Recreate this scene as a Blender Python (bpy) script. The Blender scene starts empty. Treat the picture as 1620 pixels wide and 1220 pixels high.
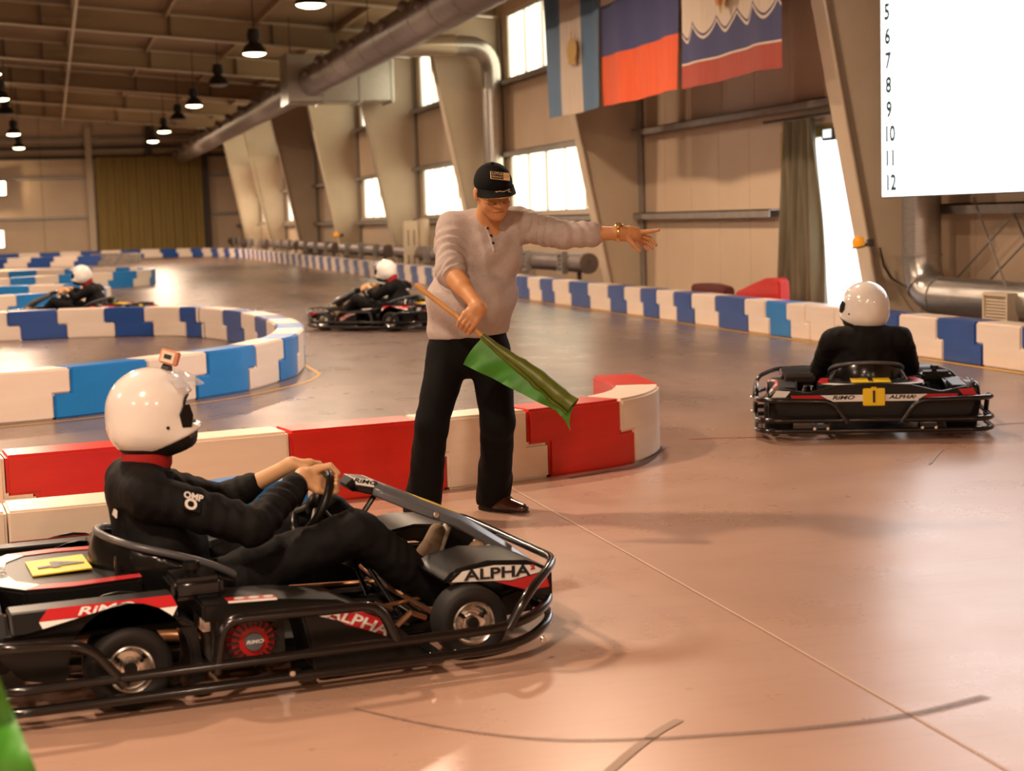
import bpy, bmesh, math, random
import numpy as np
from mathutils import Vector, Matrix
random.seed(7)
rng = np.random.default_rng(11)
PI = math.pi
scene = bpy.context.scene
col = scene.collection

# ------------------------------------------------------------------ camera
F = 2600.0; CAMH = 1.45; CX, CY = 810.0, 610.0          # focal length in pixels of the 1620 x 1220 frame
_a = -.0306; _up = np.array([_a, 1.0, (243.84 - CX*_a)/F]); _up /= np.linalg.norm(_up)
_v = np.array([80-CX, CY-(366.16-.0306*80), -F]); _v -= _up*(_v@_up); _v /= np.linalg.norm(_v)
RW = np.array([np.cross(_v, _up), _v, _up])             # camera -> world; +Y runs along the hall, +X towards the right wall
CAM = np.array([0, 0, CAMH])
FH = RW@np.array([0, 0, -1.0]); FH[2] = 0; FH /= np.linalg.norm(FH)     # horizontal view direction
RH = np.array([FH[1], -FH[0], 0])
def ray(x, y): return RW@np.array([x-CX, CY-y, -F])
def gnd(x, y, z=0.0):
    r = ray(x, y); return CAM + r*((z-CAMH)/r[2])
def onx(x, y, X):
    r = ray(x, y); return CAM + r*(X/r[0])
def ony(x, y, Y):
    r = ray(x, y); return CAM + r*(Y/r[1])
def atd(x, y, D):
    r = ray(x, y); return CAM + r*(D/(r@FH))
cam = bpy.data.cameras.new('camera'); camo = bpy.data.objects.new('camera', cam); col.objects.link(camo)
cam.sensor_fit = 'HORIZONTAL'; cam.sensor_width = 36; cam.lens = F/1620*36
camo.matrix_world = Matrix.Translation(CAM) @ Matrix([list(r) for r in RW]).to_4x4()
cam.clip_end = 400; cam.clip_start = .05
cam.dof.use_dof = True; cam.dof.focus_distance = 7.4; cam.dof.aperture_fstop = 3.2
scene.camera = camo

# ------------------------------------------------------------------ world, light, exposure
w = bpy.data.worlds.new('sky'); scene.world = w; w.use_nodes = True
bg = w.node_tree.nodes['Background']; bg.inputs[0].default_value = (.92, .96, 1, 1); bg.inputs[1].default_value = 3.0
vs = scene.view_settings; vs.view_transform = 'Standard'; vs.look = 'None'; vs.gamma = 1; vs.use_curve_mapping = False
vs.exposure = 0.2
LAMP_COL = (1.0, .72, .51); LAMP_W = 225.0
WIN_E = 3.0; SCREEN_E = 2.5

# ------------------------------------------------------------------ materials
def mat(name, c, rough=.5, metal=0.0, emit=0.0, ecol=None, c2=None, scale=8.0, stretch=(1, 1, 1), bump=0.0, bscale=60.0, dirt=None, dscale=3.0, dthr=.6, trans=0.0, alpha=1.0, coat=0.0, rvar=0.0, spec=.5):
    m = bpy.data.materials.new(name); m.use_nodes = True
    nt = m.node_tree; N = nt.nodes; L = nt.links; b = N['Principled BSDF']
    b.inputs['Base Color'].default_value = (*c, 1); b.inputs['Roughness'].default_value = rough; b.inputs['Metallic'].default_value = metal
    b.inputs['Specular IOR Level'].default_value = spec
    if coat: b.inputs['Coat Weight'].default_value = coat; b.inputs['Coat Roughness'].default_value = .08
    if emit:
        b.inputs['Emission Color'].default_value = (*(ecol or c), 1); b.inputs['Emission Strength'].default_value = emit
    if trans: b.inputs['Transmission Weight'].default_value = trans
    if alpha < 1: b.inputs['Alpha'].default_value = alpha
    tc = mp = None
    def coord():
        nonlocal tc, mp
        if tc is None:
            tc = N.new('ShaderNodeTexCoord'); mp = N.new('ShaderNodeMapping'); mp.inputs['Scale'].default_value = stretch
            L.new(tc.outputs['Object'], mp.inputs[0])
        return mp.outputs[0]
    cur = None
    if c2 is not None:
        n = N.new('ShaderNodeTexNoise'); n.inputs['Scale'].default_value = scale; n.inputs['Detail'].default_value = 6; n.inputs['Roughness'].default_value = .6
        L.new(coord(), n.inputs['Vector'])
        r = N.new('ShaderNodeValToRGB'); r.color_ramp.elements[0].position = .35; r.color_ramp.elements[1].position = .68
        r.color_ramp.elements[0].color = (*c, 1); r.color_ramp.elements[1].color = (*c2, 1)
        L.new(n.outputs['Fac'], r.inputs[0]); cur = r.outputs[0]
        if rvar:
            mr = N.new('ShaderNodeMapRange'); mr.inputs['To Min'].default_value = max(.02, rough-rvar); mr.inputs['To Max'].default_value = rough+rvar
            L.new(n.outputs['Fac'], mr.inputs[0]); L.new(mr.outputs[0], b.inputs['Roughness'])
    if dirt is not None:
        n = N.new('ShaderNodeTexNoise'); n.inputs['Scale'].default_value = dscale; n.inputs['Detail'].default_value = 8; n.inputs['Roughness'].default_value = .7
        L.new(coord(), n.inputs['Vector'])
        r = N.new('ShaderNodeValToRGB'); r.color_ramp.elements[0].position = dthr; r.color_ramp.elements[1].position = min(1, dthr+.14)
        r.color_ramp.elements[0].color = (0, 0, 0, 1); r.color_ramp.elements[1].color = (.75, .75, .75, 1)
        L.new(n.outputs['Fac'], r.inputs[0])
        mx = N.new('ShaderNodeMix'); mx.data_type = 'RGBA'
        L.new(r.outputs[0], mx.inputs[0])
        if cur: L.new(cur, mx.inputs[6])
        else: mx.inputs[6].default_value = (*c, 1)
        mx.inputs[7].default_value = (*dirt, 1); cur = mx.outputs[2]
    if cur: L.new(cur, b.inputs['Base Color'])
    if bump:
        n = N.new('ShaderNodeTexNoise'); n.inputs['Scale'].default_value = bscale; n.inputs['Detail'].default_value = 4
        L.new(coord(), n.inputs['Vector'])
        bp = N.new('ShaderNodeBump'); bp.inputs['Strength'].default_value = bump; bp.inputs['Distance'].default_value = .01
        L.new(n.outputs['Fac'], bp.inputs['Height']); L.new(bp.outputs[0], b.inputs['Normal'])
    return m
M = {}
M['panel'] = mat('wall_panel', (.72, .55, .39), .45, c2=(.66, .50, .35), scale=.8)
M['seam'] = mat('wall_backing', (.12, .09, .07), .8)
M['steel'] = mat('cream_steel', (.68, .56, .41), .38, c2=(.62, .50, .36), scale=1.5)
M['girt'] = mat('zinc_girt', (.38, .35, .32), .45, .35, c2=(.30, .27, .24), scale=5)
M['roof'] = mat('roof_sheet', (.34, .225, .12), .6, c2=(.29, .19, .10), scale=.6)
M['roofbeam'] = mat('roof_beam_paint', (.37, .25, .14), .5, c2=(.32, .215, .12), scale=.7)
M['darksteel'] = mat('dark_steel', (.07, .06, .055), .5, .2)
M['duct'] = mat('duct_metal', (.25, .20, .185), .40, .5, c2=(.19, .15, .14), scale=4)
M['zinc'] = mat('bright_zinc', (.55, .53, .50), .3, .85, c2=(.45, .43, .40), scale=9, stretch=(1, 1, 6))
M['foil'] = mat('foil_wrap', (.6, .52, .4), .25, .7)
M['windowframe'] = mat('window_frame', (.5, .46, .42), .5, .1)
M['lampbody'] = mat('lamp_black', (.03, .026, .022), .45, .4)
M['lamplens'] = mat('lamp_lens', (1, .9, .7), .4, emit=14, ecol=(1, .80, .45))
M['lamplens_off'] = mat('lamp_lens_dark', (.25, .22, .2), .4)
M['white'] = mat('white_plastic', (.86, .74, .64), .38, c2=(.80, .66, .55), scale=2.5, dirt=(.30, .22, .16), dscale=2.2, dthr=.63, stretch=(.5, .5, 3.2))
M['blue'] = mat('blue_plastic', (.022, .085, .33), .32, c2=(.018, .068, .28), scale=3, dirt=(.03, .05, .12), dscale=2.4, dthr=.64, stretch=(.6, .6, 2.6))
M['skyblue'] = mat('bright_blue_plastic', (.012, .22, .62), .3, c2=(.01, .19, .56), scale=3, dirt=(.30, .46, .60), dscale=1.6, dthr=.66, stretch=(1, 1, 1.6))
M['red'] = mat('red_plastic', (.66, .025, .014), .3, c2=(.58, .020, .012), scale=4, dirt=(.2, .01, .01), dscale=3, dthr=.66, stretch=(.5, .5, 2.4))
M['whiteclean'] = mat('clean_white_plastic', (.90, .78, .64), .34, c2=(.85, .71, .56), scale=3, dirt=(.55, .42, .28), dscale=2.6, dthr=.68, stretch=(.4, .4, 3))
M['greyscuff'] = mat('scuffed_grey_plastic', (.30, .25, .21), .6, c2=(.12, .11, .11), scale=5)
M['yellowline'] = mat('yellow_floor_paint', (.70, .36, .03), .5, dirt=(.25, .16, .08), dscale=6, dthr=.58)
M['redline'] = mat('red_floor_paint', (.45, .06, .03), .5)
M['joint'] = mat('floor_joint', (.60, .45, .33), .55)
M['rubber_mark'] = mat('rubber_mark', (.17, .105, .08), .6, alpha=.85, dirt=(.34, .23, .17), dscale=40, dthr=.5)
M['faint_mark'] = mat('faint_rubber', (.33, .22, .155), .5)
M['black'] = mat('black_gloss', (.007, .0065, .0065), .22, coat=.2, spec=.4)
M['blackmatte'] = mat('black_plastic', (.006, .0055, .0055), .36, spec=.32)
M['tyre'] = mat('tyre_rubber', (.009, .008, .0075), .62, spec=.3, c2=(.015, .013, .012), scale=14)
M['tube'] = mat('black_tube', (.008, .007, .007), .2, .2, coat=.4)
M['chrome'] = mat('cast_alloy', (.75, .72, .68), .22, 1.0)
M['greyrim'] = mat('seat_grey', (.10, .10, .11), .32)
M['nassau'] = mat('grey_fairing', (.10, .11, .125), .3, coat=.2)
M['dwhite'] = mat('decal_white', (.80, .78, .75), .35)
M['dred'] = mat('decal_red', (.50, .015, .02), .32)
M['dblack'] = mat('decal_black', (.012, .012, .014), .4)
M['dyellow'] = mat('decal_yellow', (.85, .58, .01), .42)
M['copper'] = mat('copper_metal', (.52, .27, .14), .35, .85)
M['helmet'] = mat('helmet_white', (.86, .83, .79), .16, coat=.6)
M['helmetdark'] = mat('helmet_lining', (.01, .01, .011), .6)
M['visor'] = mat('visor_clear', (.85, .9, 1.0), .04, alpha=.28)
M['suit'] = mat('black_suit', (.005, .0045, .0048), .72, spec=.18, c2=(.008, .007, .0075), scale=18, bump=.25, bscale=180)
M['trouser'] = mat('black_trousers', (.004, .0036, .0038), .8, spec=.15, bump=.3, bscale=260)
M['shirt'] = mat('grey_knit_shirt', (.50, .43, .40), .85, spec=.2, c2=(.44, .375, .35), scale=70, bump=.35, bscale=420)
M['skin'] = mat('skin', (.58, .285, .12), .5, c2=(.52, .235, .095), scale=14)
M['skinpale'] = mat('pale_skin', (.68, .40, .21), .5, c2=(.63, .36, .18), scale=14)
M['balaclava'] = mat('red_balaclava', (.36, .008, .006), .8)
M['hair'] = mat('grey_hair', (.13, .09, .06), .8)
M['shoe'] = mat('brown_leather', (.045, .014, .007), .2, coat=.4)
M['sole'] = mat('shoe_sole', (.012, .009, .008), .6)
M['trainer'] = mat('tan_trainer', (.33, .22, .13), .8)
M['trainersole'] = mat('cream_sole', (.72, .62, .48), .7)
M['gold'] = mat('gold_metal', (.75, .5, .16), .22, 1.0)
M['wood'] = mat('wooden_stick', (.62, .30, .09), .5, c2=(.50, .26, .09), scale=12, stretch=(6, 6, 1))
M['green'] = mat('green_flag_cloth', (.055, .27, .02), .5, c2=(.045, .20, .015), scale=10)
M['olive'] = mat('green_flag_roll', (.13, .16, .012), .4, c2=(.09, .115, .01), scale=22)
M['curtain'] = mat('olive_curtain', (.36, .25, .07), .75, c2=(.29, .21, .07), scale=3, stretch=(4, 4, .3))
M['curtaindark'] = mat('grey_olive_curtain', (.22, .19, .115), .6, c2=(.15, .125, .065), scale=3, stretch=(3, 3, .4))
M['amber'] = mat('amber_lens', (.9, .33, .02), .1, emit=.25, ecol=(1, .4, .03))
M['screen'] = mat('screen_white', (.9, .9, .9), .6, emit=SCREEN_E, ecol=(.90, .95, 1))
M['digits'] = mat('screen_digit', (0, .03, .035), .6, emit=.02, ecol=(0, .6, .6))
M['pane'] = None
def pane_mat():
    m = bpy.data.materials.new('frosted_pane'); m.use_nodes = True; N = m.node_tree.nodes; L = m.node_tree.links; b = N['Principled BSDF']
    b.inputs['Base Color'].default_value = (.8, .8, .78, 1); b.inputs['Roughness'].default_value = .3
    tc = N.new('ShaderNodeTexCoord'); mp = N.new('ShaderNodeMapping'); mp.inputs['Scale'].default_value = (1, 3.2, .12); L.new(tc.outputs['Object'], mp.inputs[0])
    n = N.new('ShaderNodeTexNoise'); n.inputs['Scale'].default_value = 1.2; L.new(mp.outputs[0], n.inputs['Vector'])
    r = N.new('ShaderNodeValToRGB'); r.color_ramp.elements[0].position = .38; r.color_ramp.elements[0].color = (.40, .37, .29, 1); r.color_ramp.elements[1].position = .52; r.color_ramp.elements[1].color = (1, .88, .60, 1)
    L.new(n.outputs['Fac'], r.inputs[0]); L.new(r.outputs[0], b.inputs['Emission Color']); b.inputs['Emission Strength'].default_value = WIN_E
    return m
M['pane'] = pane_mat()
def floor_mat():
    m = bpy.data.materials.new('polished_concrete'); m.use_nodes = True; nt = m.node_tree; N = nt.nodes; L = nt.links; b = N['Principled BSDF']
    tc = N.new('ShaderNodeTexCoord')
    def noise(sc, stretch=(1, 1, 1), det=6, ro=.6, rot=0):
        mp = N.new('ShaderNodeMapping'); mp.inputs['Scale'].default_value = stretch; mp.inputs['Rotation'].default_value = (0, 0, rot); L.new(tc.outputs['Object'], mp.inputs[0])
        n = N.new('ShaderNodeTexNoise'); n.inputs['Scale'].default_value = sc; n.inputs['Detail'].default_value = det; n.inputs['Roughness'].default_value = ro; L.new(mp.outputs[0], n.inputs['Vector']); return n.outputs['Fac']
    def ramp(f, p0, p1, c0, c1):
        r = N.new('ShaderNodeValToRGB'); r.color_ramp.elements[0].position = p0; r.color_ramp.elements[1].position = p1
        r.color_ramp.elements[0].color = (*c0, 1); r.color_ramp.elements[1].color = (*c1, 1); L.new(f, r.inputs[0]); return r.outputs[0]
    def mix(f, a, c):
        x = N.new('ShaderNodeMix'); x.data_type = 'RGBA'
        L.new(f, x.inputs[0]) if not isinstance(f, float) else setattr(x.inputs[0], 'default_value', f)
        L.new(a, x.inputs[6]); L.new(c, x.inputs[7]) if not isinstance(c, tuple) else setattr(x.inputs[7], 'default_value', (*c, 1)); return x.outputs[2]
    base = ramp(noise(.55, det=7), .32, .7, (.53, .335, .245), (.44, .275, .20))
    # rubbered racing line: the further track is darker, worn tarmac-like concrete
    sep = N.new('ShaderNodeSeparateXYZ'); L.new(tc.outputs['Object'], sep.inputs[0])
    wob = noise(.35, det=3); ma = N.new('ShaderNodeMath'); ma.operation = 'MULTIPLY_ADD'; L.new(wob, ma.inputs[0]); ma.inputs[1].default_value = 3.0; L.new(sep.outputs['Y'], ma.inputs[2])
    far = N.new('ShaderNodeMapRange'); far.inputs['From Min'].default_value = 10.2; far.inputs['From Max'].default_value = 13.5; L.new(ma.outputs[0], far.inputs[0])
    dark = ramp(noise(.9, (1.0, .22, 1), 6, .65, .35), .3, .72, (.092, .064, .057), (.225, .155, .125))
    c1 = mix(far.outputs[0], base, dark)
    # fine streaks and scuffs
    st = ramp(noise(7, (.3, 3.2, 1), 4, .6, .5), .52, .85, (0, 0, 0), (.32, .32, .32))
    c2 = mix(st, c1, (.27, .17, .12))
    sp = ramp(noise(11, det=1), .74, .80, (0, 0, 0), (.45, .45, .45))
    c3 = mix(sp, c2, (.20, .13, .10))
    L.new(c3, b.inputs['Base Color'])
    rr = N.new('ShaderNodeMapRange'); rr.inputs['To Min'].default_value = .20; rr.inputs['To Max'].default_value = .38; L.new(noise(1.6, det=6), rr.inputs[0]); L.new(rr.outputs[0], b.inputs['Roughness'])
    bp = N.new('ShaderNodeBump'); bp.inputs['Strength'].default_value = .05; bp.inputs['Distance'].default_value = .01; L.new(noise(22, (1, 1, 1), 6), bp.inputs['Height']); L.new(bp.outputs[0], b.inputs['Normal'])
    b.inputs['Specular IOR Level'].default_value = .5
    return m
M['floor'] = floor_mat()

# ------------------------------------------------------------------ mesh helpers
def mesh_np(name, V, Fc, smooth=False):
    me = bpy.data.meshes.new(name); me.from_pydata([tuple(map(float, v)) for v in V], [], [tuple(map(int, f)) for f in Fc]); me.validate()
    if smooth: me.polygons.foreach_set('use_smooth', [True]*len(me.polygons))
    return me
class MB:
    def __init__(s): s.v = []; s.f = []
    def add(s, V, Fc, T=None):
        o = len(s.v); V = [Vector(v) for v in V]
        if T is not None: V = [T@v for v in V]
        s.v += V; s.f += [tuple(i+o for i in f) for f in Fc]; return s
    def box(s, lo, hi, T=None):
        (a, b, c), (d, e, f) = lo, hi
        V = [(a, b, c), (d, b, c), (d, e, c), (a, e, c), (a, b, f), (d, b, f), (d, e, f), (a, e, f)]
        return s.add(V, [(0, 3, 2, 1), (4, 5, 6, 7), (0, 1, 5, 4), (1, 2, 6, 5), (2, 3, 7, 6), (3, 0, 4, 7)], T)
    def prism(s, poly, d0, d1, axis='y', T=None):
        n = len(poly)
        def pt(p, d): return {'y': (p[0], d, p[1]), 'x': (d, p[0], p[1]), 'z': (p[0], p[1], d)}[axis]
        V = [pt(p, d0) for p in poly]+[pt(p, d1) for p in poly]
        Fc = [tuple(range(n)), tuple(range(2*n-1, n-1, -1))]+[(i, i+n, (i+1) % n+n, (i+1) % n) for i in range(n)]
        return s.add(V, Fc, T)
    def lathe(s, prof, n=24, T=None, closed=False):
        V = []; Fc = []; k = len(prof)
        for i in range(n):
            a = 2*PI*i/n
            for r, z in prof: V.append((r*math.cos(a), r*math.sin(a), z))
        for i in range(n):
            j = (i+1) % n
            for q in range(k-1 if not closed else k):
                q2 = (q+1) % k
                Fc.append((i*k+q, j*k+q, j*k+q2, i*k+q2))
        return s.add(V, Fc, T)
    def tube(s, pts, r, n=8, closed=False, T=None, caps=True):
        P = [Vector(p) for p in pts]; m = len(P); V = []; Fc = []
        rs = r if isinstance(r, (list, tuple)) else [r]*m
        up = None
        for i in range(m):
            if closed: t = P[(i+1) % m]-P[i-1]
            else: t = P[min(i+1, m-1)]-P[max(i-1, 0)]
            t.normalize()
            if up is None:
                up = Vector((0, 0, 1)) if abs(t.z) < .9 else Vector((1, 0, 0))
            up = (up-t*up.dot(t)); up.normalize(); sd = t.cross(up)
            for k in range(n):
                a = 2*PI*k/n; V.append(P[i]+(up*math.cos(a)+sd*math.sin(a))*rs[i])
        for i in range(m if closed else m-1):
            j = (i+1) % m
            for k in range(n):
                Fc.append((i*n+k, i*n+(k+1) % n, j*n+(k+1) % n, j*n+k))
        if caps and not closed:
            Fc.append(tuple(range(n))); Fc.append(tuple(reversed(range((m-1)*n, m*n))))
        return s.add(V, Fc, T)
    def grid(s, fn, nu, nv, T=None):
        V = [fn(i/nu, j/nv) for i in range(nu+1) for j in range(nv+1)]
        Fc = [(i*(nv+1)+j, (i+1)*(nv+1)+j, (i+1)*(nv+1)+j+1, i*(nv+1)+j+1) for i in range(nu) for j in range(nv)]
        return s.add(V, Fc, T)
    def mesh(s, name, smooth=False, bevel=0.0, seg=2, solid=0.0, angle=40):
        me = bpy.data.meshes.new(name); me.from_pydata([tuple(v) for v in s.v], [], s.f); me.validate()
        bm = bmesh.new(); bm.from_mesh(me)
        bmesh.ops.remove_doubles(bm, verts=bm.verts, dist=1e-5)
        bmesh.ops.recalc_face_normals(bm, faces=bm.faces)
        if solid: bmesh.ops.solidify(bm, geom=bm.faces[:], thickness=solid)
        if bevel:
            ed = [e for e in bm.edges if len(e.link_faces) == 2 and e.calc_face_angle(0) > math.radians(25)]
            bmesh.ops.bevel(bm, geom=ed, offset=bevel, segments=seg, affect='EDGES', clamp_overlap=True)
        bm.to_mesh(me); bm.free()
        if smooth:
            me.polygons.foreach_set('use_smooth', [True]*len(me.polygons))
            try: me.set_sharp_from_angle(angle=math.radians(angle))
            except Exception: pass
        return me
def smoothpath(pts, r=.06, n=5):
    """polyline with filleted corners"""
    P = [Vector(p) for p in pts]; out = [P[0]]
    for i in range(1, len(P)-1):
        a, b, c = P[i-1], P[i], P[i+1]
        d1 = (a-b); d2 = (c-b); q = min(r, d1.length*.48, d2.length*.48)
        s = b+d1.normalized()*q; e = b+d2.normalized()*q
        for k in range(n+1):
            t = k/n; out.append(s*(1-t)**2+b*2*t*(1-t)+e*t*t)
    out.append(P[-1]); return out
def fillet_closed(pts, r, n=5):
    P = [Vector(p) for p in pts]; out = []
    for i in range(len(P)):
        a, b, c = P[i-1], P[i], P[(i+1) % len(P)]
        d1 = (a-b); d2 = (c-b); q = min(r, d1.length*.48, d2.length*.48)
        s = b+d1.normalized()*q; e = b+d2.normalized()*q
        for k in range(n+1):
            t = k/n; out.append(s*(1-t)**2+b*2*t*(1-t)+e*t*t)
    return out
def obj(name, me, m=None, parent=None, loc=None, T=None):
    if isinstance(me, MB): me = me.mesh(name)
    o = bpy.data.objects.new(name, me); col.objects.link(o)
    if m is not None and len(me.materials) == 0: me.materials.append(M[m] if isinstance(m, str) else m)
    if parent is not None: o.parent = parent
    if T is not None: o.matrix_local = T
    elif loc is not None: o.location = loc
    return o
def tag(o, label, cat, group=None):
    o['label'] = label; o['category'] = cat
    if group: o['group'] = group
    return o
def struct(o, label=None):
    o['kind'] = 'structure'
    if label: o['label'] = label
    return o
def empty(name, loc=(0, 0, 0), rz=0.0, T=None):
    o = bpy.data.objects.new(name, None); col.objects.link(o); o.empty_display_size = .1
    if T is not None: o.matrix_world = T
    else: o.location = loc; o.rotation_euler = (0, 0, rz)
    return o
def copy_tree(o, parent=None):
    c = o.copy(); col.objects.link(c)
    if parent is not None: c.parent = parent
    for ch in o.children: copy_tree(ch, c)
    return c
_fontcache = {}
def text_mesh(s, size=1.0, shear=0.0, spacing=1.0, extrude=.002, sx=1.0, bold=0.0):
    key = (s, size, shear, spacing, extrude, sx, bold)
    if key in _fontcache: return _fontcache[key]
    cu = bpy.data.curves.new('lettering', 'FONT'); cu.body = s; cu.size = size; cu.align_x = 'CENTER'; cu.align_y = 'CENTER'
    cu.shear = shear; cu.space_character = spacing; cu.extrude = extrude; cu.resolution_u = 3; cu.offset = bold
    to = bpy.data.objects.new('lettering_tmp', cu); col.objects.link(to)
    dg = bpy.context.evaluated_depsgraph_get(); dg.update()
    me = bpy.data.meshes.new_from_object(to.evaluated_get(dg)); me.name = 'lettering'
    bpy.data.objects.remove(to, do_unlink=True)
    if sx != 1:
        for v in me.vertices: v.co.x *= sx
    me.materials.clear(); _fontcache[key] = me; return me
def frame(o, x, n):
    """matrix: local X along x, local Z along n"""
    x = Vector(x).normalized(); n = Vector(n).normalized(); y = n.cross(x).normalized(); x = y.cross(n)
    m = Matrix.Identity(4)
    for i in range(3): m[i][0] = x[i]; m[i][1] = y[i]; m[i][2] = n[i]; m[i][3] = o[i]
    return m
def lettering(s, size, m, parent, o, x, n, name='lettering', **k):
    return obj(name, text_mesh(s, size, **k).copy(), m, parent, T=frame(o, x, n))

# ------------------------------------------------------------------ signed-distance bodies
def vnoise(P, seed=0):
    P = np.asarray(P, np.float32); I = np.floor(P).astype(np.int64); f = P-I; f = f*f*(3-2*f)
    def h(i, j, k):
        n = (i*374761393+j*668265263+k*2147483647+seed*974711) & 0xffffffff
        n = ((n ^ (n >> 13))*1274126177) & 0xffffffff
        return ((n ^ (n >> 16)) & 0xffff)/65535.0
    r = 0
    for a in (0, 1):
        for b in (0, 1):
            for c in (0, 1):
                r = r+h(I[:, 0]+a, I[:, 1]+b, I[:, 2]+c)*(f[:, 0] if a else 1-f[:, 0])*(f[:, 1] if b else 1-f[:, 1])*(f[:, 2] if c else 1-f[:, 2])
    return r*2-1
def cap(a, b, ra, rb=None, k=.02, n=None, s=1.0): return dict(t='cap', a=np.array(a, float), b=np.array(b, float), ra=ra, rb=ra if rb is None else rb, k=k, n=None if n is None else np.array(n, float)/np.linalg.norm(n), s=s)
def ell(c, r, R=None, k=.02, op='+'): return dict(t='ell', c=np.array(c, float), r=np.array(r, float), R=np.eye(3) if R is None else np.array(R, float), k=k, op=op)
def rbox(c, hs, R=None, rr=.01, k=.01, op='+'): return dict(t='box', c=np.array(c, float), h=np.array(hs, float), R=np.eye(3) if R is None else np.array(R, float), rr=rr, k=k, op=op)
def cut(p, n): return dict(t='cut', p=np.array(p, float), n=np.array(n, float)/np.linalg.norm(n))
def rotm(x, z):
    """rows = local axes; local x along x, z along z"""
    z = np.array(z, float); z /= np.linalg.norm(z); x = np.array(x, float); x -= z*(x@z); x /= np.linalg.norm(x)
    return np.array([x, np.cross(z, x), z])
def sdf_mesh(name, prims, h=.006, pad=.03, disp=None, smooth=0):
    lo = np.full(3, 1e9); hi = -lo
    bb = []
    for p in prims:
        if p['t'] == 'cap':
            r = max(p['ra'], p['rb'])*max(1, p['s']); l = np.minimum(p['a'], p['b'])-r; u = np.maximum(p['a'], p['b'])+r
        elif p['t'] == 'ell': r = p['r'].max(); l = p['c']-r; u = p['c']+r
        elif p['t'] == 'box': r = np.linalg.norm(p['h']); l = p['c']-r; u = p['c']+r
        else: bb.append(None); continue
        bb.append((l, u))
        if p.get('op', '+') == '+': lo = np.minimum(lo, l); hi = np.maximum(hi, u)
    lo -= pad; hi += pad
    n = np.ceil((hi-lo)/h).astype(int)+1
    D = np.full(n, .2, np.float32)
    ax = [(lo[i]+h*np.arange(n[i])).astype(np.float32) for i in range(3)]
    for p, b in zip(prims, bb):
        if b is None: sl = [slice(0, n[i]) for i in range(3)]
        else:
            m = p['k']+2.5*h+.012
            i0 = np.clip(np.floor((b[0]-m-lo)/h).astype(int), 0, n-1); i1 = np.clip(np.ceil((b[1]+m-lo)/h).astype(int)+1, 1, n)
            sl = [slice(i0[i], i1[i]) for i in range(3)]
        X = ax[0][sl[0]][:, None, None]; Y = ax[1][sl[1]][None, :, None]; Z = ax[2][sl[2]][None, None, :]
        d0 = D[sl[0], sl[1], sl[2]]
        if p['t'] == 'cut':
            d = (X-p['p'][0])*p['n'][0]+(Y-p['p'][1])*p['n'][1]+(Z-p['p'][2])*p['n'][2]
            D[sl[0], sl[1], sl[2]] = np.maximum(d0, d); continue
        if p['t'] == 'cap':
            a = p['a']; ba = p['b']-a; L2 = max(ba@ba, 1e-9)
            px, py, pz = X-a[0], Y-a[1], Z-a[2]
            t = np.clip((px*ba[0]+py*ba[1]+pz*ba[2])/L2, 0, 1)
            qx, qy, qz = px-t*ba[0], py-t*ba[1], pz-t*ba[2]
            if p['n'] is not None:
                g = (qx*p['n'][0]+qy*p['n'][1]+qz*p['n'][2])*(1/p['s']-1)
                qx, qy, qz = qx+g*p['n'][0], qy+g*p['n'][1], qz+g*p['n'][2]
            d = np.sqrt(qx*qx+qy*qy+qz*qz)-(p['ra']+(p['rb']-p['ra'])*t)
            if p['n'] is not None: d = d*min(1, p['s'])
        else:
            px, py, pz = X-p['c'][0], Y-p['c'][1], Z-p['c'][2]; R = p['R']
            u = [R[i, 0]*px+R[i, 1]*py+R[i, 2]*pz for i in range(3)]
            if p['t'] == 'ell':
                r = p['r']; k0 = np.sqrt((u[0]/r[0])**2+(u[1]/r[1])**2+(u[2]/r[2])**2)
                k1 = np.sqrt((u[0]/r[0]**2)**2+(u[1]/r[1]**2)**2+(u[2]/r[2]**2)**2)+1e-6
                d = k0*(k0-1)/k1
            else:
                q = [np.abs(u[i])-p['h'][i]+p['rr'] for i in range(3)]
                d = np.sqrt(np.maximum(q[0], 0)**2+np.maximum(q[1], 0)**2+np.maximum(q[2], 0)**2)+np.minimum(np.maximum(np.maximum(q[0], q[1]), q[2]), 0)-p['rr']
        k = p['k']
        if p.get('op', '+') == '-':
            hh = np.clip(.5-.5*(d0+d)/k, 0, 1); D[sl[0], sl[1], sl[2]] = d0+(-d-d0)*hh+k*hh*(1-hh)
        else:
            hh = np.clip(.5+.5*(d0-d)/k, 0, 1); D[sl[0], sl[1], sl[2]] = d0+(d-d0)*hh-k*hh*(1-hh)
    # naive surface nets
    S = D < 0; nx, ny, nz = n-1
    cnt = np.zeros((nx, ny, nz), np.int8)
    for a in (0, 1):
        for b in (0, 1):
            for c in (0, 1): cnt += S[a:a+nx, b:b+ny, c:c+nz]
    cells = np.argwhere((cnt > 0) & (cnt < 8)); idx = np.full((nx, ny, nz), -1, np.int64)
    idx[cells[:, 0], cells[:, 1], cells[:, 2]] = np.arange(len(cells))
    acc = np.zeros((len(cells), 3)); num = np.zeros(len(cells))
    offs = [(a, b, c) for a in (0, 1) for b in (0, 1) for c in (0, 1)]
    for o in offs:
        for axis in range(3):
            if o[axis]: continue
            e = list(o); e[axis] = 1
            d1 = D[cells[:, 0]+o[0], cells[:, 1]+o[1], cells[:, 2]+o[2]]; d2 = D[cells[:, 0]+e[0], cells[:, 1]+e[1], cells[:, 2]+e[2]]
            x = (d1 < 0) != (d2 < 0); t = np.where(x, d1/np.where(x, d1-d2, 1), 0)
            p = np.tile(np.array(o, float), (len(cells), 1)); p[:, axis] += t
            acc += p*x[:, None]; num += x
    V = lo+h*(cells+acc/np.maximum(num, 1)[:, None])
    quads = []
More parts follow.
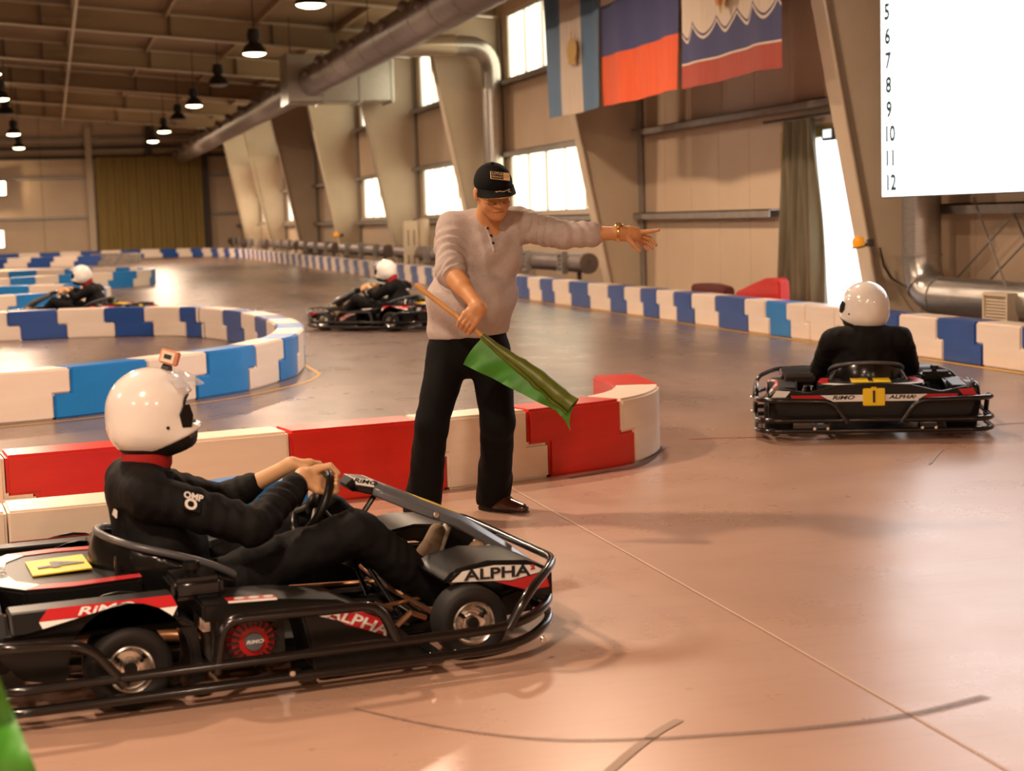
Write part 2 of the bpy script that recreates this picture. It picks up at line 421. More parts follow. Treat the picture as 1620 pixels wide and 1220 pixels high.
    for axis in range(3):
        b, c = [(1, 2), (2, 0), (0, 1)][axis]
        A = S.take(range(0, n[axis]-1), axis); B = S.take(range(1, n[axis]), axis)
        E = np.argwhere(A != B); ok = (E[:, b] > 0) & (E[:, c] > 0) & (E[:, b] < n[b]-1) & (E[:, c] < n[c]-1); E = E[ok]
        ins = S[E[:, 0], E[:, 1], E[:, 2]]
        q = []
        for db, dc in ((-1, -1), (0, -1), (0, 0), (-1, 0)):
            g = E.copy(); g[:, b] += db; g[:, c] += dc; q.append(idx[g[:, 0], g[:, 1], g[:, 2]])
        q = np.stack(q, 1); q[~ins] = q[~ins][:, ::-1]; quads.append(q)
    Q = np.concatenate(quads); Q = Q[(Q >= 0).all(1)]
    for _ in range(smooth):
        sm = np.zeros_like(V); ct = np.zeros(len(V))
        for i in range(4):
            j = (i+1) % 4
            np.add.at(sm, Q[:, i], V[Q[:, j]]); np.add.at(ct, Q[:, i], 1); np.add.at(sm, Q[:, j], V[Q[:, i]]); np.add.at(ct, Q[:, j], 1)
        V = .5*V+.5*sm/np.maximum(ct, 1)[:, None]
    if disp is not None:
        N = np.zeros_like(V); fn = np.cross(V[Q[:, 2]]-V[Q[:, 0]], V[Q[:, 3]]-V[Q[:, 1]])
        for i in range(4): np.add.at(N, Q[:, i], fn)
        N /= np.linalg.norm(N, axis=1)[:, None]+1e-12
        V = V+N*np.asarray(disp(V))[:, None]
    me = bpy.data.meshes.new(name); me.vertices.add(len(V)); me.vertices.foreach_set('co', V.astype(np.float32).ravel())
    me.loops.add(Q.size); me.loops.foreach_set('vertex_index', Q.astype(np.int32).ravel())
    me.polygons.add(len(Q)); me.polygons.foreach_set('loop_start', np.arange(0, Q.size, 4, dtype=np.int32)); me.polygons.foreach_set('loop_total', np.full(len(Q), 4, np.int32))
    me.update(calc_edges=True); me.polygons.foreach_set('use_smooth', np.ones(len(Q), bool)); me.validate()
    return me

# ================================================================== THE SETTING
XW = 9.2; COLY = [7.9, 16.17]+[25.1+8.35*k for k in range(7)]; YF = 84.0; XL = -25.2; YB = -14.0; XR = -8.0
def zb(x): return 6.25-.085*(x-.8) if x > XR else 6.25-.085*(2*XR-x-.8)
fl = obj('floor', MB().box((XL, YB, -.2), (XW+.1, YF+.2, 0)).mesh('floor'), 'floor'); struct(fl, 'polished tan concrete floor with dark rubbered track')
obj('apron', MB().box((XW+.12, 4, -.22), (XW+14, 40, -.02)).mesh('apron'), mat('outside_paving', (.7, .7, .7), .8)); struct(bpy.data.objects['apron'], 'pale paving outside the open door')
bpy.data.objects['apron'].name = 'floor_outside'
# wall backing and panels -------------------------------------------------
back = MB(); wr_panels = []; wins = []
ROWS = [(0, 1.43), (1.43, 2.75), (2.75, 4.2), (4.2, 6.6)]
LOWWIN = {2, 3, 4, 6, 7}; UPWIN = {2, 3, 4, 6, 7}
def seg(y0, y1, z0, z1, n):
    back.box((XW+.08, y0, z0), (XW+.16, y1, z1))
    for i in range(n): wr_panels.append((y0+(y1-y0)*i/n, y0+(y1-y0)*(i+1)/n, z0, z1))
ybays = [YB]+[-.3]+COLY+[YF]
for b in range(len(ybays)-1):
    y0, y1 = ybays[b], ybays[b+1]; k = b-1; n = 8 if k in (0, 1, 2, 3, 4) else 3     # k: bay index, bay 1 = door bay
    if b == 0: n = 4
    for r, (z0, z1) in enumerate(ROWS):
        kk = k  # bay 0: 0.19-8.52, bay 1: 8.52-16.85, bay 2: 16.85-25.18 (door), bay 3..: windows
        if kk == 2 and r in (0, 1):
            seg(19.78, y1, z0, z1, 5)
            if r == 1: seg(y0, 19.78, 2.42, z1, 2)
            continue
        if kk in (3, 4, 5, 7, 8) and r == 1:
            wins.append((y0+.55, y1-.5, z0+.06, z1)); seg(y0, y0+.55, z0, z1, 1); seg(y1-.5, y1, z0, z1, 1); back.box((XW+.08, y0+.55, z0), (XW+.16, y1-.5, z0+.06)); continue
        if kk in (3, 4, 5, 7, 8) and r == 3:
            wins.append((y0+.55, y1-.5, 4.2, 5.55)); seg(y0, y0+.55, z0, z1, 1); seg(y1-.5, y1, z0, z1, 1); seg(y0+.55, y1-.5, 5.55, z1, max(1, n-2)); continue
        seg(y0, y1, z0, z1, n)
wr = obj('wall_right', back.mesh('wall_right'), 'seam'); struct(wr, 'cream panelled right wall of the hall')
for y0, y1, z0, z1 in wr_panels:
    obj('panel', MB().box((XW, y0+.006, z0+.004), (XW+.085, y1-.006, z1-.004)).mesh('panel', bevel=.006, seg=1), 'panel', wr)
girts = MB()
for b in range(2, len(ybays)-1):
    y0, y1 = ybays[b]+.12, ybays[b+1]-.12
    for z in (1.43, 2.75, 4.2):
        ya = 19.78 if (b == 3 and z < 2.7) else y0
        g = MB(); zz = z; h = .10
        g.box((XW-.2, ya, zz-.012), (XW, y1, zz)); g.box((XW-.2, ya, zz-h), (XW-.188, y1, zz)); g.box((XW-.012, ya, zz-h), (XW-.001, y1, zz-.013))
        obj('girt', g.mesh('girt'), 'girt', wr)
for i, (y0, y1, z0, z1) in enumerate(wins):
    wo = obj('window_%d' % (i+1), MB().box((XW+.02, y0, z0), (XW+.12, y0+.06, z1)).box((XW+.02, y1-.06, z0), (XW+.12, y1, z1)).box((XW+.02, y0+.06, z0), (XW+.12, y1-.06, z0+.05)).box((XW+.02, y0+.06, z1-.05), (XW+.12, y1-.06, z1)).mesh('window'), 'windowframe')
    struct(wo, 'bright frosted strip window in the right wall')
    n = 6; w_ = (y1-y0-.12)/n
    for q in range(n):
        a = y0+.06+q*w_
        obj('pane', MB().box((XW+.07, a+.012, z0+.055), (XW+.085, a+w_-.012, z1-.055)).mesh('pane'), 'pane', wo)
        if q: obj('mullion', MB().box((XW+.03, a-.012, z0+.05), (XW+.115, a+.012, z1-.05)).mesh('mullion'), 'windowframe', wo)
    obj('sill', MB().box((XW-.1, y0-.05, z0-.05), (XW+.02, y1+.05, z0-.002)).mesh('sill'), 'steel', wo)
# door bay ---------------------------------------------------------------
do = obj('door_1', MB().box((XW-.02, 17.22, 0), (XW+.16, 17.3, 2.42)).box((XW-.02, 19.72, 0), (XW+.16, 19.8, 2.42)).box((XW-.02, 17.3, 2.3), (XW+.16, 19.72, 2.42)).mesh('door'), mat('door_frame_olive', (.45, .30, .06), .4)); struct(do, 'open door frame to the bright outside behind the curtains')
# other walls -------------------------------------------------------------
wl = obj('wall_left', MB().box((XL-.2, YB, 0), (XL, YF, 7)).mesh('wall_left'), 'panel'); struct(wl, 'cream left wall of the hall')
wb = obj('wall_back', MB().box((XL, YB-.2, 0), (XW+.1, YB, 7.8)).mesh('wall_back'), 'panel'); struct(wb, 'cream wall behind the start area')
wf = obj('wall_far', MB().box((XL, YF+.1, 0), (XW+.1, YF+.2, 7.8)).mesh('wall_far'), 'seam'); struct(wf, 'cream panelled far end wall')
fx = [-25.2+i*2.49 for i in range(15)]
for i in range(14):
    if fx[i+1] < -9: continue
    for z0, z1 in ((0, 2.02), (2.02, 3.92), (3.92, 5.6), (5.6, 7.4)):
        obj('panel', MB().box((fx[i]+.01, YF, z0+.01), (fx[i+1]-.01, YF+.1, z1-.01)).mesh('panel'), 'panel', wf)
for z in (2.08, 3.98):
    obj('girt', MB().box((-9, YF-.2, z-.12), (2.0, YF, z)).mesh('girt'), 'girt', wf); obj('girt', MB().box((7.6, YF-.2, z-.12), (XW, YF, z)).mesh('girt'), 'girt', wf)
for z, m_ in ((5.0, 'darksteel'), (5.45, 'darksteel'), (5.9, 'girt')):
    obj('beam', MB().box((-9, YF-.25, z-.14), (XW, YF-.01, z)).mesh('beam'), m_, wf)
for x in (2.0, 4.9, 7.55):
    obj('post', MB().box((x-.16, YF-.45, 0 if x != 4.9 else 4.9), (x+.16, YF-.26, 6.4)).mesh('post', bevel=.01, seg=1), 'steel' if x < 3 else 'darksteel', wf)
# ceiling -----------------------------------------------------------------
def roofz(x): return zb(x)+.62
ce = obj('ceiling', MB().prism([(XL-.2, roofz(XL-.2)), (XR, roofz(XR)), (XW+.2, roofz(XW+.2)), (XW+.2, roofz(XW)+.1), (XR, roofz(XR)+.1), (XL-.2, roofz(XL)+.1)], YB-.2, YF+.2).mesh('ceiling'), 'roof'); struct(ce, 'brown lit roof sheeting above the track')
for x in (-6.2, -4.1, -1.9, .8, 3.0, 5.2, 7.2):
    z = roofz(x)
    obj('purlin', MB().box((x-.04, YB, z-.16), (x+.04, YF, z-.005)).mesh('purlin'), 'roofbeam', ce)
obj('tie_pipe', MB().tube([(.8, 8, 6.28), (.8, YF, 6.28)], .045, 8).mesh('tie_pipe', smooth=True), 'steel', ce)
names_ord = ['beside the open door', 'behind the tricolour flags', 'with the silver pipe running down beside it', 'next to the white slotted panel']
for k, y in enumerate(COLY):
    # rafter
    rb = empty('roof_beam', (XR, y, 0)); tag(rb, 'cream steel roof beam spanning the hall under brown roof sheeting', 'beam', 'roof beams')
    for sgn in (1, -1):
        L = (XW-.05-XR) if sgn > 0 else (XL+.05-XR)
        xs = [0, L]
        z0, z1 = zb(XR), zb(XW-.05)
        P = [(0, z0), (L, z1), (L, z1+.56), (0, z0+.56)]
        obj('web', MB().prism(P, -.01, .01).mesh('web'), 'roofbeam', rb)
        for dz, th in ((0, .03), (.53, .03)):
            obj('flange', MB().prism([(0, z0+dz-.001), (L, z1+dz-.001), (L, z1+dz+th), (0, z0+dz+th)], -.12, .12).mesh('flange'), 'steel', rb)
    for x in (-4, -1.0, 0.05, 3.1, 5.6):
        obj('stiffener', MB().box((x-XR-.012, -.11, zb(x)+.03), (x-XR+.012, -.011, zb(x)+.53)).mesh('stiffener'), 'darksteel', rb)
    obj('bracket', MB().box((.8-XR-.5, -.16, zb(.8)+.24), (.8-XR+.5, -.12, zb(.8)+.27)).mesh('bracket'), 'roofbeam', rb)
    # tapered column
    if k == 0: lab = 'tapered cream steel column beyond the large white screen'
    c = empty('steel_column', (XW, y, 0))
    ztop = 5.62
    xi0, xi1 = -.54, -.54-.19*ztop
    obj('web', MB().prism([(xi0, 0), (-.06, 0), (-.06, 5.5), (xi1, ztop)], -.012, .012).mesh('web'), 'steel', c)
    obj('inner_flange', MB().prism([(xi0-.03, 0), (xi0, 0), (xi1, ztop), (xi1-.03, ztop)], -.15, .15).mesh('inner_flange', bevel=.006, seg=1), 'steel', c)
    obj('outer_flange', MB().box((-.06, -.17, 0), (-.03, .17, 5.5)).mesh('outer_flange'), 'girt', c)
    obj('base_plate', MB().box((xi0-.08, -.2, 0), (-.03, .2, .03)).mesh('base_plate'), 'darksteel', c)
    labs = {0: 'tapered cream steel column under the scoreboard, nearest to the grille duct', 1: 'tapered cream steel column carrying the amber beacon beside the open door', 2: 'tapered cream steel column below the striped hanging flags', 3: 'tapered cream steel column with silver pipe running down beside it', 4: 'wide tapered cream steel column next to the white slotted panel'}
    tag(c, labs.get(k, 'tapered cream steel column on the far stretch of right wall'), 'column', 'tapered wall columns')
# floor markings ------------------------------------------------------------
def strip(name, pts, wd, m_, z=.003, parent=fl):
    P = [Vector((p[0], p[1], 0)) for p in pts]; V = []; Fc = []
    for i, p in enumerate(P):
        t = (P[min(i+1, len(P)-1)]-P[max(i-1, 0)]).normalized(); nrm = Vector((-t.y, t.x, 0))
        V += [p+nrm*wd/2+Vector((0, 0, z)), p-nrm*wd/2+Vector((0, 0, z))]
    for i in range(len(P)-1): Fc.append((2*i, 2*i+1, 2*i+3, 2*i+2))
    return obj(name, MB().add(V, Fc).mesh(name), m_, parent)
def pix(pts): return [gnd(*p)[:2] for p in pts]
strip('expansion_joint', pix([(640, 650), (818, 778), (1000, 880), (1200, 993), (1400, 1108), (1660, 1258)]), .008, 'joint')
strip('red_line', pix([(1090, 695), (1140, 693), (1215, 692)]), .02, 'redline'); strip('red_line', pix([(1560, 673), (1640, 668)]), .02, 'redline')
def arc(pts, n=8):
    P = [Vector((*p, 0)) for p in pts]; out = []
    for i in range(len(P)-1):
        p0 = P[max(i-1, 0)]; p1 = P[i]; p2 = P[i+1]; p3 = P[min(i+2, len(P)-1)]
        for k in range(n):
            t = k/n; out.append(.5*((2*p1)+(p2-p0)*t+(2*p0-5*p1+4*p2-p3)*t*t+(-p0+3*p1-3*p2+p3)*t**3))
    out.append(P[-1]); return [(p.x, p.y) for p in out]
# tyre mark made of short ribs
pm = arc(pix([(560, 1122), (700, 1152), (860, 1171), (1010, 1171), (1150, 1163), (1300, 1151), (1440, 1132), (1560, 1103)]), 40)
tm = MB()
for i in range(0, len(pm)-1):
    p = Vector((*pm[i], 0)); q = Vector((*pm[i+1], 0)); t = (q-p); d = t.length; t.normalize(); nn = Vector((-t.y, t.x, 0))
    f = i/len(pm); wd = .012+.03*f
    tm.add([p+nn*wd/2+t*.0, p-nn*wd/2+t*d*.5, p-nn*wd/2+t*d*1.1, p+nn*wd/2+t*d*.6], [(0, 1, 2, 3)], Matrix.Translation((0, 0, .003)))
tmo = obj('tyre_mark', tm.mesh('tyre_mark'), 'rubber_mark', fl)
strip('tyre_mark', arc(pix([(960, 1225), (1000, 1190), (1040, 1160), (1075, 1140)])), .03, 'faint_mark')
strip('tyre_mark', arc(pix([(1470, 735), (1480, 722), (1490, 712)])), .02, 'faint_mark')

# ================================================================== DUCTS
def rings(parent, path_pts, r, step, m_, wd=.012, h=.008):
    P = [Vector(p) for p in path_pts]; acc = 0
    for i in range(len(P)-1):
        d = (P[i+1]-P[i]); L = d.length; t = d.normalized()
        while acc < L:
            c = P[i]+t*acc; obj('seam_ring', MB().tube([c-t*wd, c+t*wd], r+h, 20, caps=True).mesh('seam_ring', smooth=True), m_, parent); acc += step
        acc -= L
DX, DZ, DR = 6.35, 4.86, .37
d1 = empty('overhead_duct', (DX, 24, DZ)); tag(d1, 'long round grey duct with nozzles hanging above the right side of track', 'duct')
obj('pipe', MB().tube([(0, -16, 0), (0, 16.2, 0)], DR, 32).mesh('pipe', smooth=True), 'duct', d1)
rings(d1, [(0, -15, 0), (0, 16, 0)], DR, 1.55, 'duct')
for i in range(20):
    y = -14.5+i*1.55; a = math.radians(200 if i % 2 else 170)
    T = Matrix.Translation((0, y, 0)) @ Matrix.Rotation(a, 4, 'Y')
    obj('nozzle', MB().lathe([(.0, 0), (.10, 0), (.10, DR+.05), (.075, DR+.10), (.05, DR+.06), (0, DR+.06)], 12, Matrix.Translation((0, y, 0)) @ Matrix.Rotation(math.radians(-(80 if i % 2 else 55)), 4, 'Y')).mesh('nozzle', smooth=True), 'duct', d1)
for y in range(-15, 16, 4):
    obj('hanger', MB().tube([(0, y, DR), (0, y, zb(DX)+.6-DZ)], .01, 6).mesh('hanger'), 'darksteel', d1)
d2 = empty('rectangular_duct', (0, 0, 0)); tag(d2, 'sheet metal box duct joining the round overhead duct to the wall', 'duct')
obj('casing', MB().box((5.75, 40.25, 4.36), (8.35, 41.5, 5.5)).mesh('casing', bevel=.015, seg=1), 'zinc', d2)
for x in (5.75, 6.6, 7.5, 8.3): obj('flange_strip', MB().box((x-.03, 40.21, 4.32), (x+.03, 41.54, 5.54)).mesh('flange_strip'), 'zinc', d2)
for x in (5.9, 8.2): obj('hanger', MB().tube([(x, 40.9, 5.5), (x, 40.9, zb(x)+.62)], .012, 6).mesh('hanger'), 'darksteel', d2)
d3 = empty('overhead_duct', (DX, 62, DZ)); tag(d3, 'round grey overhead duct continuing from box duct to far end wall', 'duct')
obj('pipe', MB().tube([(0, -20.5, 0), (0, 20.9, 0)], DR, 28).mesh('pipe', smooth=True), 'duct', d3)
for i in range(22):
    y = -19.5+i*1.85
    obj('nozzle', MB().lathe([(.0, 0), (.10, 0), (.10, DR+.06), (.06, DR+.12), (0, DR+.06)], 10, Matrix.Translation((0, y, 0)) @ Matrix.Rotation(math.radians(-(80 if i % 2 else 50)), 4, 'Y')).mesh('nozzle', smooth=True), 'duct', d3)
# silver pipe: leaves the big duct, bends and drops down the wall
d4 = empty('silver_pipe', (0, 0, 0)); tag(d4, 'silver spiral pipe bending from the ceiling down beside the wall', 'pipe')
pp = smoothpath([(DX+DR-.01, 32.9, 4.92), (8.85, 32.9, 4.92), (8.85, 32.9, .72), (8.85, 31.6, .64)], .55, 8)
obj('pipe', MB().tube(pp, .2, 20).mesh('pipe', smooth=True), 'zinc', d4)
rings(d4, pp, .2, .3, 'zinc', .006, .006)
obj('foil_sleeve', MB().tube([(DX+DR+.01, 32.9, 4.92), (8.1, 32.9, 4.92)], .225, 20).mesh('foil_sleeve', smooth=True), 'foil', d4)
# low ducts behind the wall barrier
def lowduct(y0, y1, lab):
    e = empty('floor_duct', (8.52, y0, .63)); tag(e, lab, 'duct', 'floor ducts behind the wall barrier'); L = y1-y0
    obj('pipe', MB().tube([(0, 0, 0), (0, L, 0)], .165, 20).mesh('pipe', smooth=True), 'duct', e)
    obj('end_cap', MB().lathe([(0, -.02), (.03, -.02), (.04, -.035), (.16, -.035), (.175, -.02), (.175, .04), (.165, .05)], 24, Matrix.Translation((0, 0, 0)) @ Matrix.Rotation(-PI/2, 4, 'X')).mesh('end_cap', smooth=True), 'duct', e)
    n = max(1, int(L/2.2))
    for i in range(n):
        y = .9+i*2.2
        if y > L-.4: break
        g = obj('grille', MB().box((-.22, y-.14, -.19), (-.12, y+.14, -.14)).box((-.22, y-.14, .14), (-.12, y+.14, .19)).box((-.22, y-.14, -.14), (-.12, y-.10, .14)).box((-.22, y+.10, -.14), (-.12, y+.14, .14)).mesh('grille'), 'girt', e)
        obj('grille_back', MB().box((-.15, y-.1, -.14), (-.14, y+.1, .14)).mesh('grille_back'), 'darksteel', g)
        for z in (-.07, 0, .07): obj('slat', MB().box((-.2, y-.1, z-.012), (-.155, y+.1, z+.012)).mesh('slat'), 'girt', g)
    for y in (0.5, L-.5): obj('stand', MB().box((-.03, y-.03, -.63), (.03, y+.03, -.15)).mesh('stand'), 'darksteel', e)
ydisc = onx(931, 427, 8.52)[1]
lowduct(ydisc, 31.5, 'grey floor duct with round end cap beside the flag column')
for a, b in ((34.2, 41.2), (42.6, 49.5), (50.9, 57.9), (59.2, 66.2), (67.6, 74.5), (75.9, 82)): lowduct(a, b, 'dark floor duct behind the far wall barrier between two columns')
# big corner duct on the right
d5 = empty('grille_duct', (0, 0, 0)); tag(d5, 'large silver elbow duct with cream grille behind the wall barrier', 'duct')
pc = onx(1458, 380, 8.78); yv = pc[1]; zh = onx(1500, 470, 8.78)[2]
pp = smoothpath([(8.78, yv, 3.6), (8.78, yv, zh), (8.78, 6.0, zh)], .42, 8)
obj('pipe', MB().tube(pp, .2, 26).mesh('pipe', smooth=True), 'zinc', d5)
rings(d5, [(8.78, yv, 1.3), (8.78, yv, 3.6)], .2, .15, 'zinc', .006, .005)
for q in (0, 4, 8):
    c_ = pp[1+q]; t = (pp[2+q]-pp[q]).normalized(); obj('seam_ring', MB().tube([c_-t*.012, c_+t*.012], .212, 26).mesh('seam_ring', smooth=True), 'zinc', d5)
gy0 = onx(1564, 470, 8.57)[1]; gy1 = onx(1604, 470, 8.57)[1]; gz1 = onx(1584, 463, 8.57)[2]; gz0 = onx(1584, 508, 8.57)[2]
g = obj('grille', MB().box((8.5, gy1, gz0), (8.62, gy0, gz0+.03)).box((8.5, gy1, gz1-.03), (8.62, gy0, gz1)).box((8.5, gy1, gz0+.03), (8.62, gy1+.03, gz1-.03)).box((8.5, gy0-.03, gz0+.03), (8.62, gy0, gz1-.03)).mesh('grille'), 'steel', d5)
obj('grille_back', MB().box((8.59, gy1+.03, gz0+.03), (8.6, gy0-.03, gz1-.03)).mesh('grille_back'), 'darksteel', g)
for i in range(7):
    z = gz0+.05+i*(gz1-gz0-.09)/6
    obj('slat', MB().box((8.52, gy1+.03, z-.011), (8.585, gy0-.03, z+.011), ).mesh('slat'), 'steel', g)

# ================================================================== LAMPS
def lamp(x, y, lit, lab, power=None, zbot=4.95):
    e = empty('pendant_lamp', (x, y, zbot)); tag(e, lab, 'lamp', 'high-bay pendant lamps')
    obj('reflector', MB().lathe([(.255, 0), (.262, .015), (.25, .05), (.215, .13), (.15, .20), (.10, .225), (.095, .225), (.14, .19), (.2, .12), (.235, .05), (.24, .0)], 24).mesh('reflector', smooth=True), 'lampbody', e)
    obj('ballast_housing', MB().lathe([(0, .21), (.10, .21), (.105, .26), (.135, .28), (.14, .42), (.12, .44), (.12, .50), (.06, .52), (0, .52)], 16).mesh('ballast_housing', smooth=True), 'lampbody', e)
    obj('cord', MB().tube([(0, 0, .5), (0, 0, zb(x)+.622-zbot)], .012, 6).mesh('cord'), 'lampbody', e)
    obj('lens', MB().lathe([(0, -.055), (.12, -.048), (.2, -.025), (.238, .0), (.238, .02), (0, .02)], 24).mesh('lens', smooth=True), 'lamplens' if lit else 'lamplens_off', e)
    if lit:
        ld = bpy.data.lights.new('lamp_light', 'AREA'); ld.shape = 'DISK'; ld.size = .42; ld.energy = power or LAMP_W; ld.color = LAMP_COL
        lo = bpy.data.objects.new('lamp_light', ld); col.objects.link(lo); lo.parent = e; lo.location = (0, 0, -.065)
for y, lit in ((34.7, 1), (42.3, 0), (49.6, 1), (55.9, 0), (62.9, 1), (69.9, 1)): lamp(4.27, y, lit, power=LAMP_W*(2.6 if y > 65 else 1.5 if y > 60 else 1), lab='lit high-bay pendant lamp in the row below the overhead duct' if lit else 'unlit dark high-bay pendant lamp between lit ones')
for y, lit in ((46.3, 1), (52.2, 0), (63.1, 1), (73.6, 1)): lamp(-1.1, y, lit, power=LAMP_W*(2.4 if y > 70 else 1.2), lab='lit high-bay pendant lamp in the row left of the tie pipe' if lit else 'unlit dark high-bay pendant lamp left of the tie pipe')
NEAR = [(4.27, 27.0), (4.27, 20.0), (4.27, 13.0), (-1.1, 39.0), (-1.1, 31.5), (-1.1, 24.0), (-1.1, 16.5), (-1.1, 9.0), (-1.1, 1.5), (-1.1, -6.0), (-6.5, 6.0), (-6.5, 20.0), (-6.5, 35.0), (-6.5, 50.0), (-6.5, 66.0), (-6.5, -3.0), (3.6, -7.0)]  # last lamp is an unseen fill added behind the camera for front faces
for x, y in NEAR: lamp(x, y, 1, 'lit high-bay pendant lamp of the near rows and added fill', power=LAMP_W*(1.35 if (y < 10 or y > 60) else 1))

# ================================================================== SCREEN
SX = 8.06
sc = empty('led_scoreboard', (SX, 13, 1.5)); tag(sc, 'large glowing white scoreboard with numbered rows hung on wall', 'screen')
sy0 = onx(1394.5, 160, SX)[1]; sz0 = onx(1397, 313, SX)[2]; sz1 = sz0+3.1; sy1 = sy0-5.2
def S(p): return (p[0]-SX, p[1]-13, p[2]-1.5)
obj('casing', MB().box(S((SX+.01, sy1, sz0)), S((SX+.14, sy0, sz1))).mesh('casing', bevel=.008, seg=1), 'darksteel', sc)
obj('display', MB().box(S((SX-.004, sy1+.01, sz0+.012)), S((SX+.009, sy0-.01, sz1-.01))).mesh('display'), 'screen', sc)
for i in range(1, 13):
    py = 290+(i-12)*38.6; q = onx(1409-(12-i)*.85, py, SX-.008)
    o = lettering(str(i), .215, 'digits', sc, S(q), (0, -1, 0), (-1, 0, 0), name='row_number', sx=1.05, bold=.008)
# hanging chain and brace rods under the screen
ch = empty('hanging_chain', (0, 0, 0)); tag(ch, 'steel chain hanging diagonally below the scoreboard to the duct', 'chain')
c0 = onx(1540, 313, 8.5); c1_ = onx(1591, 452, 8.6); n = 26
for i in range(n):
    p = Vector(c0).lerp(Vector(c1_), (i+.5)/n); d = (Vector(c1_)-Vector(c0)); L = d.length/n*1.3; d.normalize(); sd = d.cross(Vector((1, 0, 0) if i % 2 else (0, 1, 0))).normalized()
    obj('link', MB().tube([p-d*L/2-sd*.008, p-d*L/2+sd*.008, p+d*L/2+sd*.008, p+d*L/2-sd*.008], .0045, 5, closed=True).mesh('link'), 'girt', ch)
for (a, b) in (((1505, 450), (1640, 300)), ((1540, 470), (1640, 365)), ((1650, 440), (1600, 330))):
    o = obj('brace_rod', MB().tube([onx(*a, 9.08), onx(*b, 9.08)], .012, 6).mesh('brace_rod'), 'girt'); tag(o, 'thin steel brace rod crossing the wall below the scoreboard', 'rod', 'brace rods on wall')
# amber beacons
def beacon(px, py, Y, r, lab, dx):
    p = ony(px, py, Y); e = empty('beacon', tuple(p)); tag(e, lab, 'beacon light')
    T = Matrix.Rotation(math.radians(-12), 4, 'Y')
    obj('dome', MB().lathe([(r*1.0, -r*.55), (r*1.02, 0), (r*.95, r*.5), (r*.6, r*.95), (0, r*1.1)], 16, T).mesh('dome', smooth=True), 'amber', e)
    obj('base', MB().lathe([(0, -r*.75), (r*1.2, -r*.75), (r*1.2, -r*.55), (0, -r*.55)], 16, T).mesh('base', smooth=True), 'blackmatte', e)
    obj('arm', MB().tube([(r*.5, 0, -r*.65), (r*2.4, .06, -r*.1), (dx, .26, -r*.1)], r*.22, 6).mesh('arm'), 'blackmatte', e)
    obj('clamp', MB().box((r*1.6, -.03, -r*.7), (r*2.6, .03, r*.5)).mesh('clamp', bevel=.005), 'darksteel', e)
beacon(1358, 384, COLY[1]-.38, .066, 'round amber warning beacon clamped to a column by the open door', .30)
beacon(532, 372, COLY[5]-.42, .085, 'small amber beacon on a far column', .2)
# cable below beacon
cb = obj('cable', MB().tube([ony(1392, 392, COLY[1]-.22), ony(1398, 420, COLY[1]-.22), ony(1410, 440, COLY[1]-.22), onx(1436, 456, 8.6)], .012, 6).mesh('cable', smooth=True), 'blackmatte'); tag(cb, 'black cable looping from the beacon to the elbow duct', 'cable')
# door curtains, sign
def drape(name, y0, y1, z0, z1, x, amp, nf, m_, lab, cat, spread=0.0, group=None):
    def fn(u, v):
        zz = z0+(z1-z0)*v; s = 1+spread*(1-v)
        y = (y0+y1)/2+((u-.5)*(y1-y0))*s
        return (x+amp*math.sin(u*nf*2*PI+.6*math.sin(v*4))*(1.1-.4*v)+.02*math.sin(u*23+v*5), y+.02*math.sin(v*7+u*9), zz)
    return tag(obj(name, MB().grid(fn, nf*10, 14).mesh(name, smooth=True, solid=.006), m_), lab, cat, group)
drape('curtain', 18.42, 19.22, .05, 2.52, XW-.22, .07, 6, 'curtaindark', 'olive grey curtain gathered at the side of open door', 'curtain', .55)
cr = obj('curtain_rail', MB().tube([(XW-.2, 17.1, 2.55), (XW-.2, 19.9, 2.55)], .02, 8).mesh('curtain_rail', smooth=True), 'darksteel'); tag(cr, 'dark curtain rail above the open door', 'rail')
p = onx(1310, 213, XW-.12); sg = obj('exit_sign', MB().box((p[0]-.04, p[1]-.22, p[2]-.07), (p[0]+.04, p[1]+.1, p[2]+.08)).mesh('exit_sign', bevel=.008), 'lampbody'); tag(sg, 'small illuminated sign box above the open door', 'sign')
obj('sign_face', MB().box((p[0]-.046, p[1]-.17, p[2]-.04), (p[0]-.041, p[1]+.05, p[2]+.06)).mesh('sign_face'), mat('sign_glow', (.8, .85, .85), .5, emit=.9, ecol=(.85, 1, 1)), sg)
# far curtain
def farc(u, v): return (2.3+5.1*u, YF-.5+.03*math.sin(u*150)+.035*math.sin(u*61+v*3)+.03*math.sin(u*23+1), .05+4.85*v)
fc = obj('curtain', MB().grid(farc, 240, 6).mesh('curtain', smooth=True, solid=.008), 'curtain'); tag(fc, 'wide olive curtain covering the gate in the far end wall', 'curtain')
# bright lamp and light opening at the far left
p = ony(1, 298, YF-.65); e = empty('floodlight', tuple(p)); tag(e, 'blazing floodlight high on the far end wall', 'lamp')
obj('housing', MB().box((-.25, 0, -.35), (.25, .3, .35)).mesh('housing', bevel=.02), 'lampbody', e); obj('lens', MB().box((-.2, -.02, -.3), (.2, 0, .3)).mesh('lens'), mat('flood_lens', (1, .9, .6), .4, emit=30, ecol=(1, .8, .35)), e)
obj('wall_arm', MB().tube([(0, .3, 0), (0, .66, 0)], .04, 8).mesh('wall_arm'), 'lampbody', e)
ld = bpy.data.lights.new('flood_light', 'AREA'); ld.shape = 'RECTANGLE'; ld.size = .4; ld.size_y = .6; ld.energy = 500; ld.color = (1, .72, .38); lo = bpy.data.objects.new('flood_light', ld); col.objects.link(lo); lo.parent = e; lo.location = (0, -.03, 0); lo.rotation_euler = (PI/2, 0, 0)
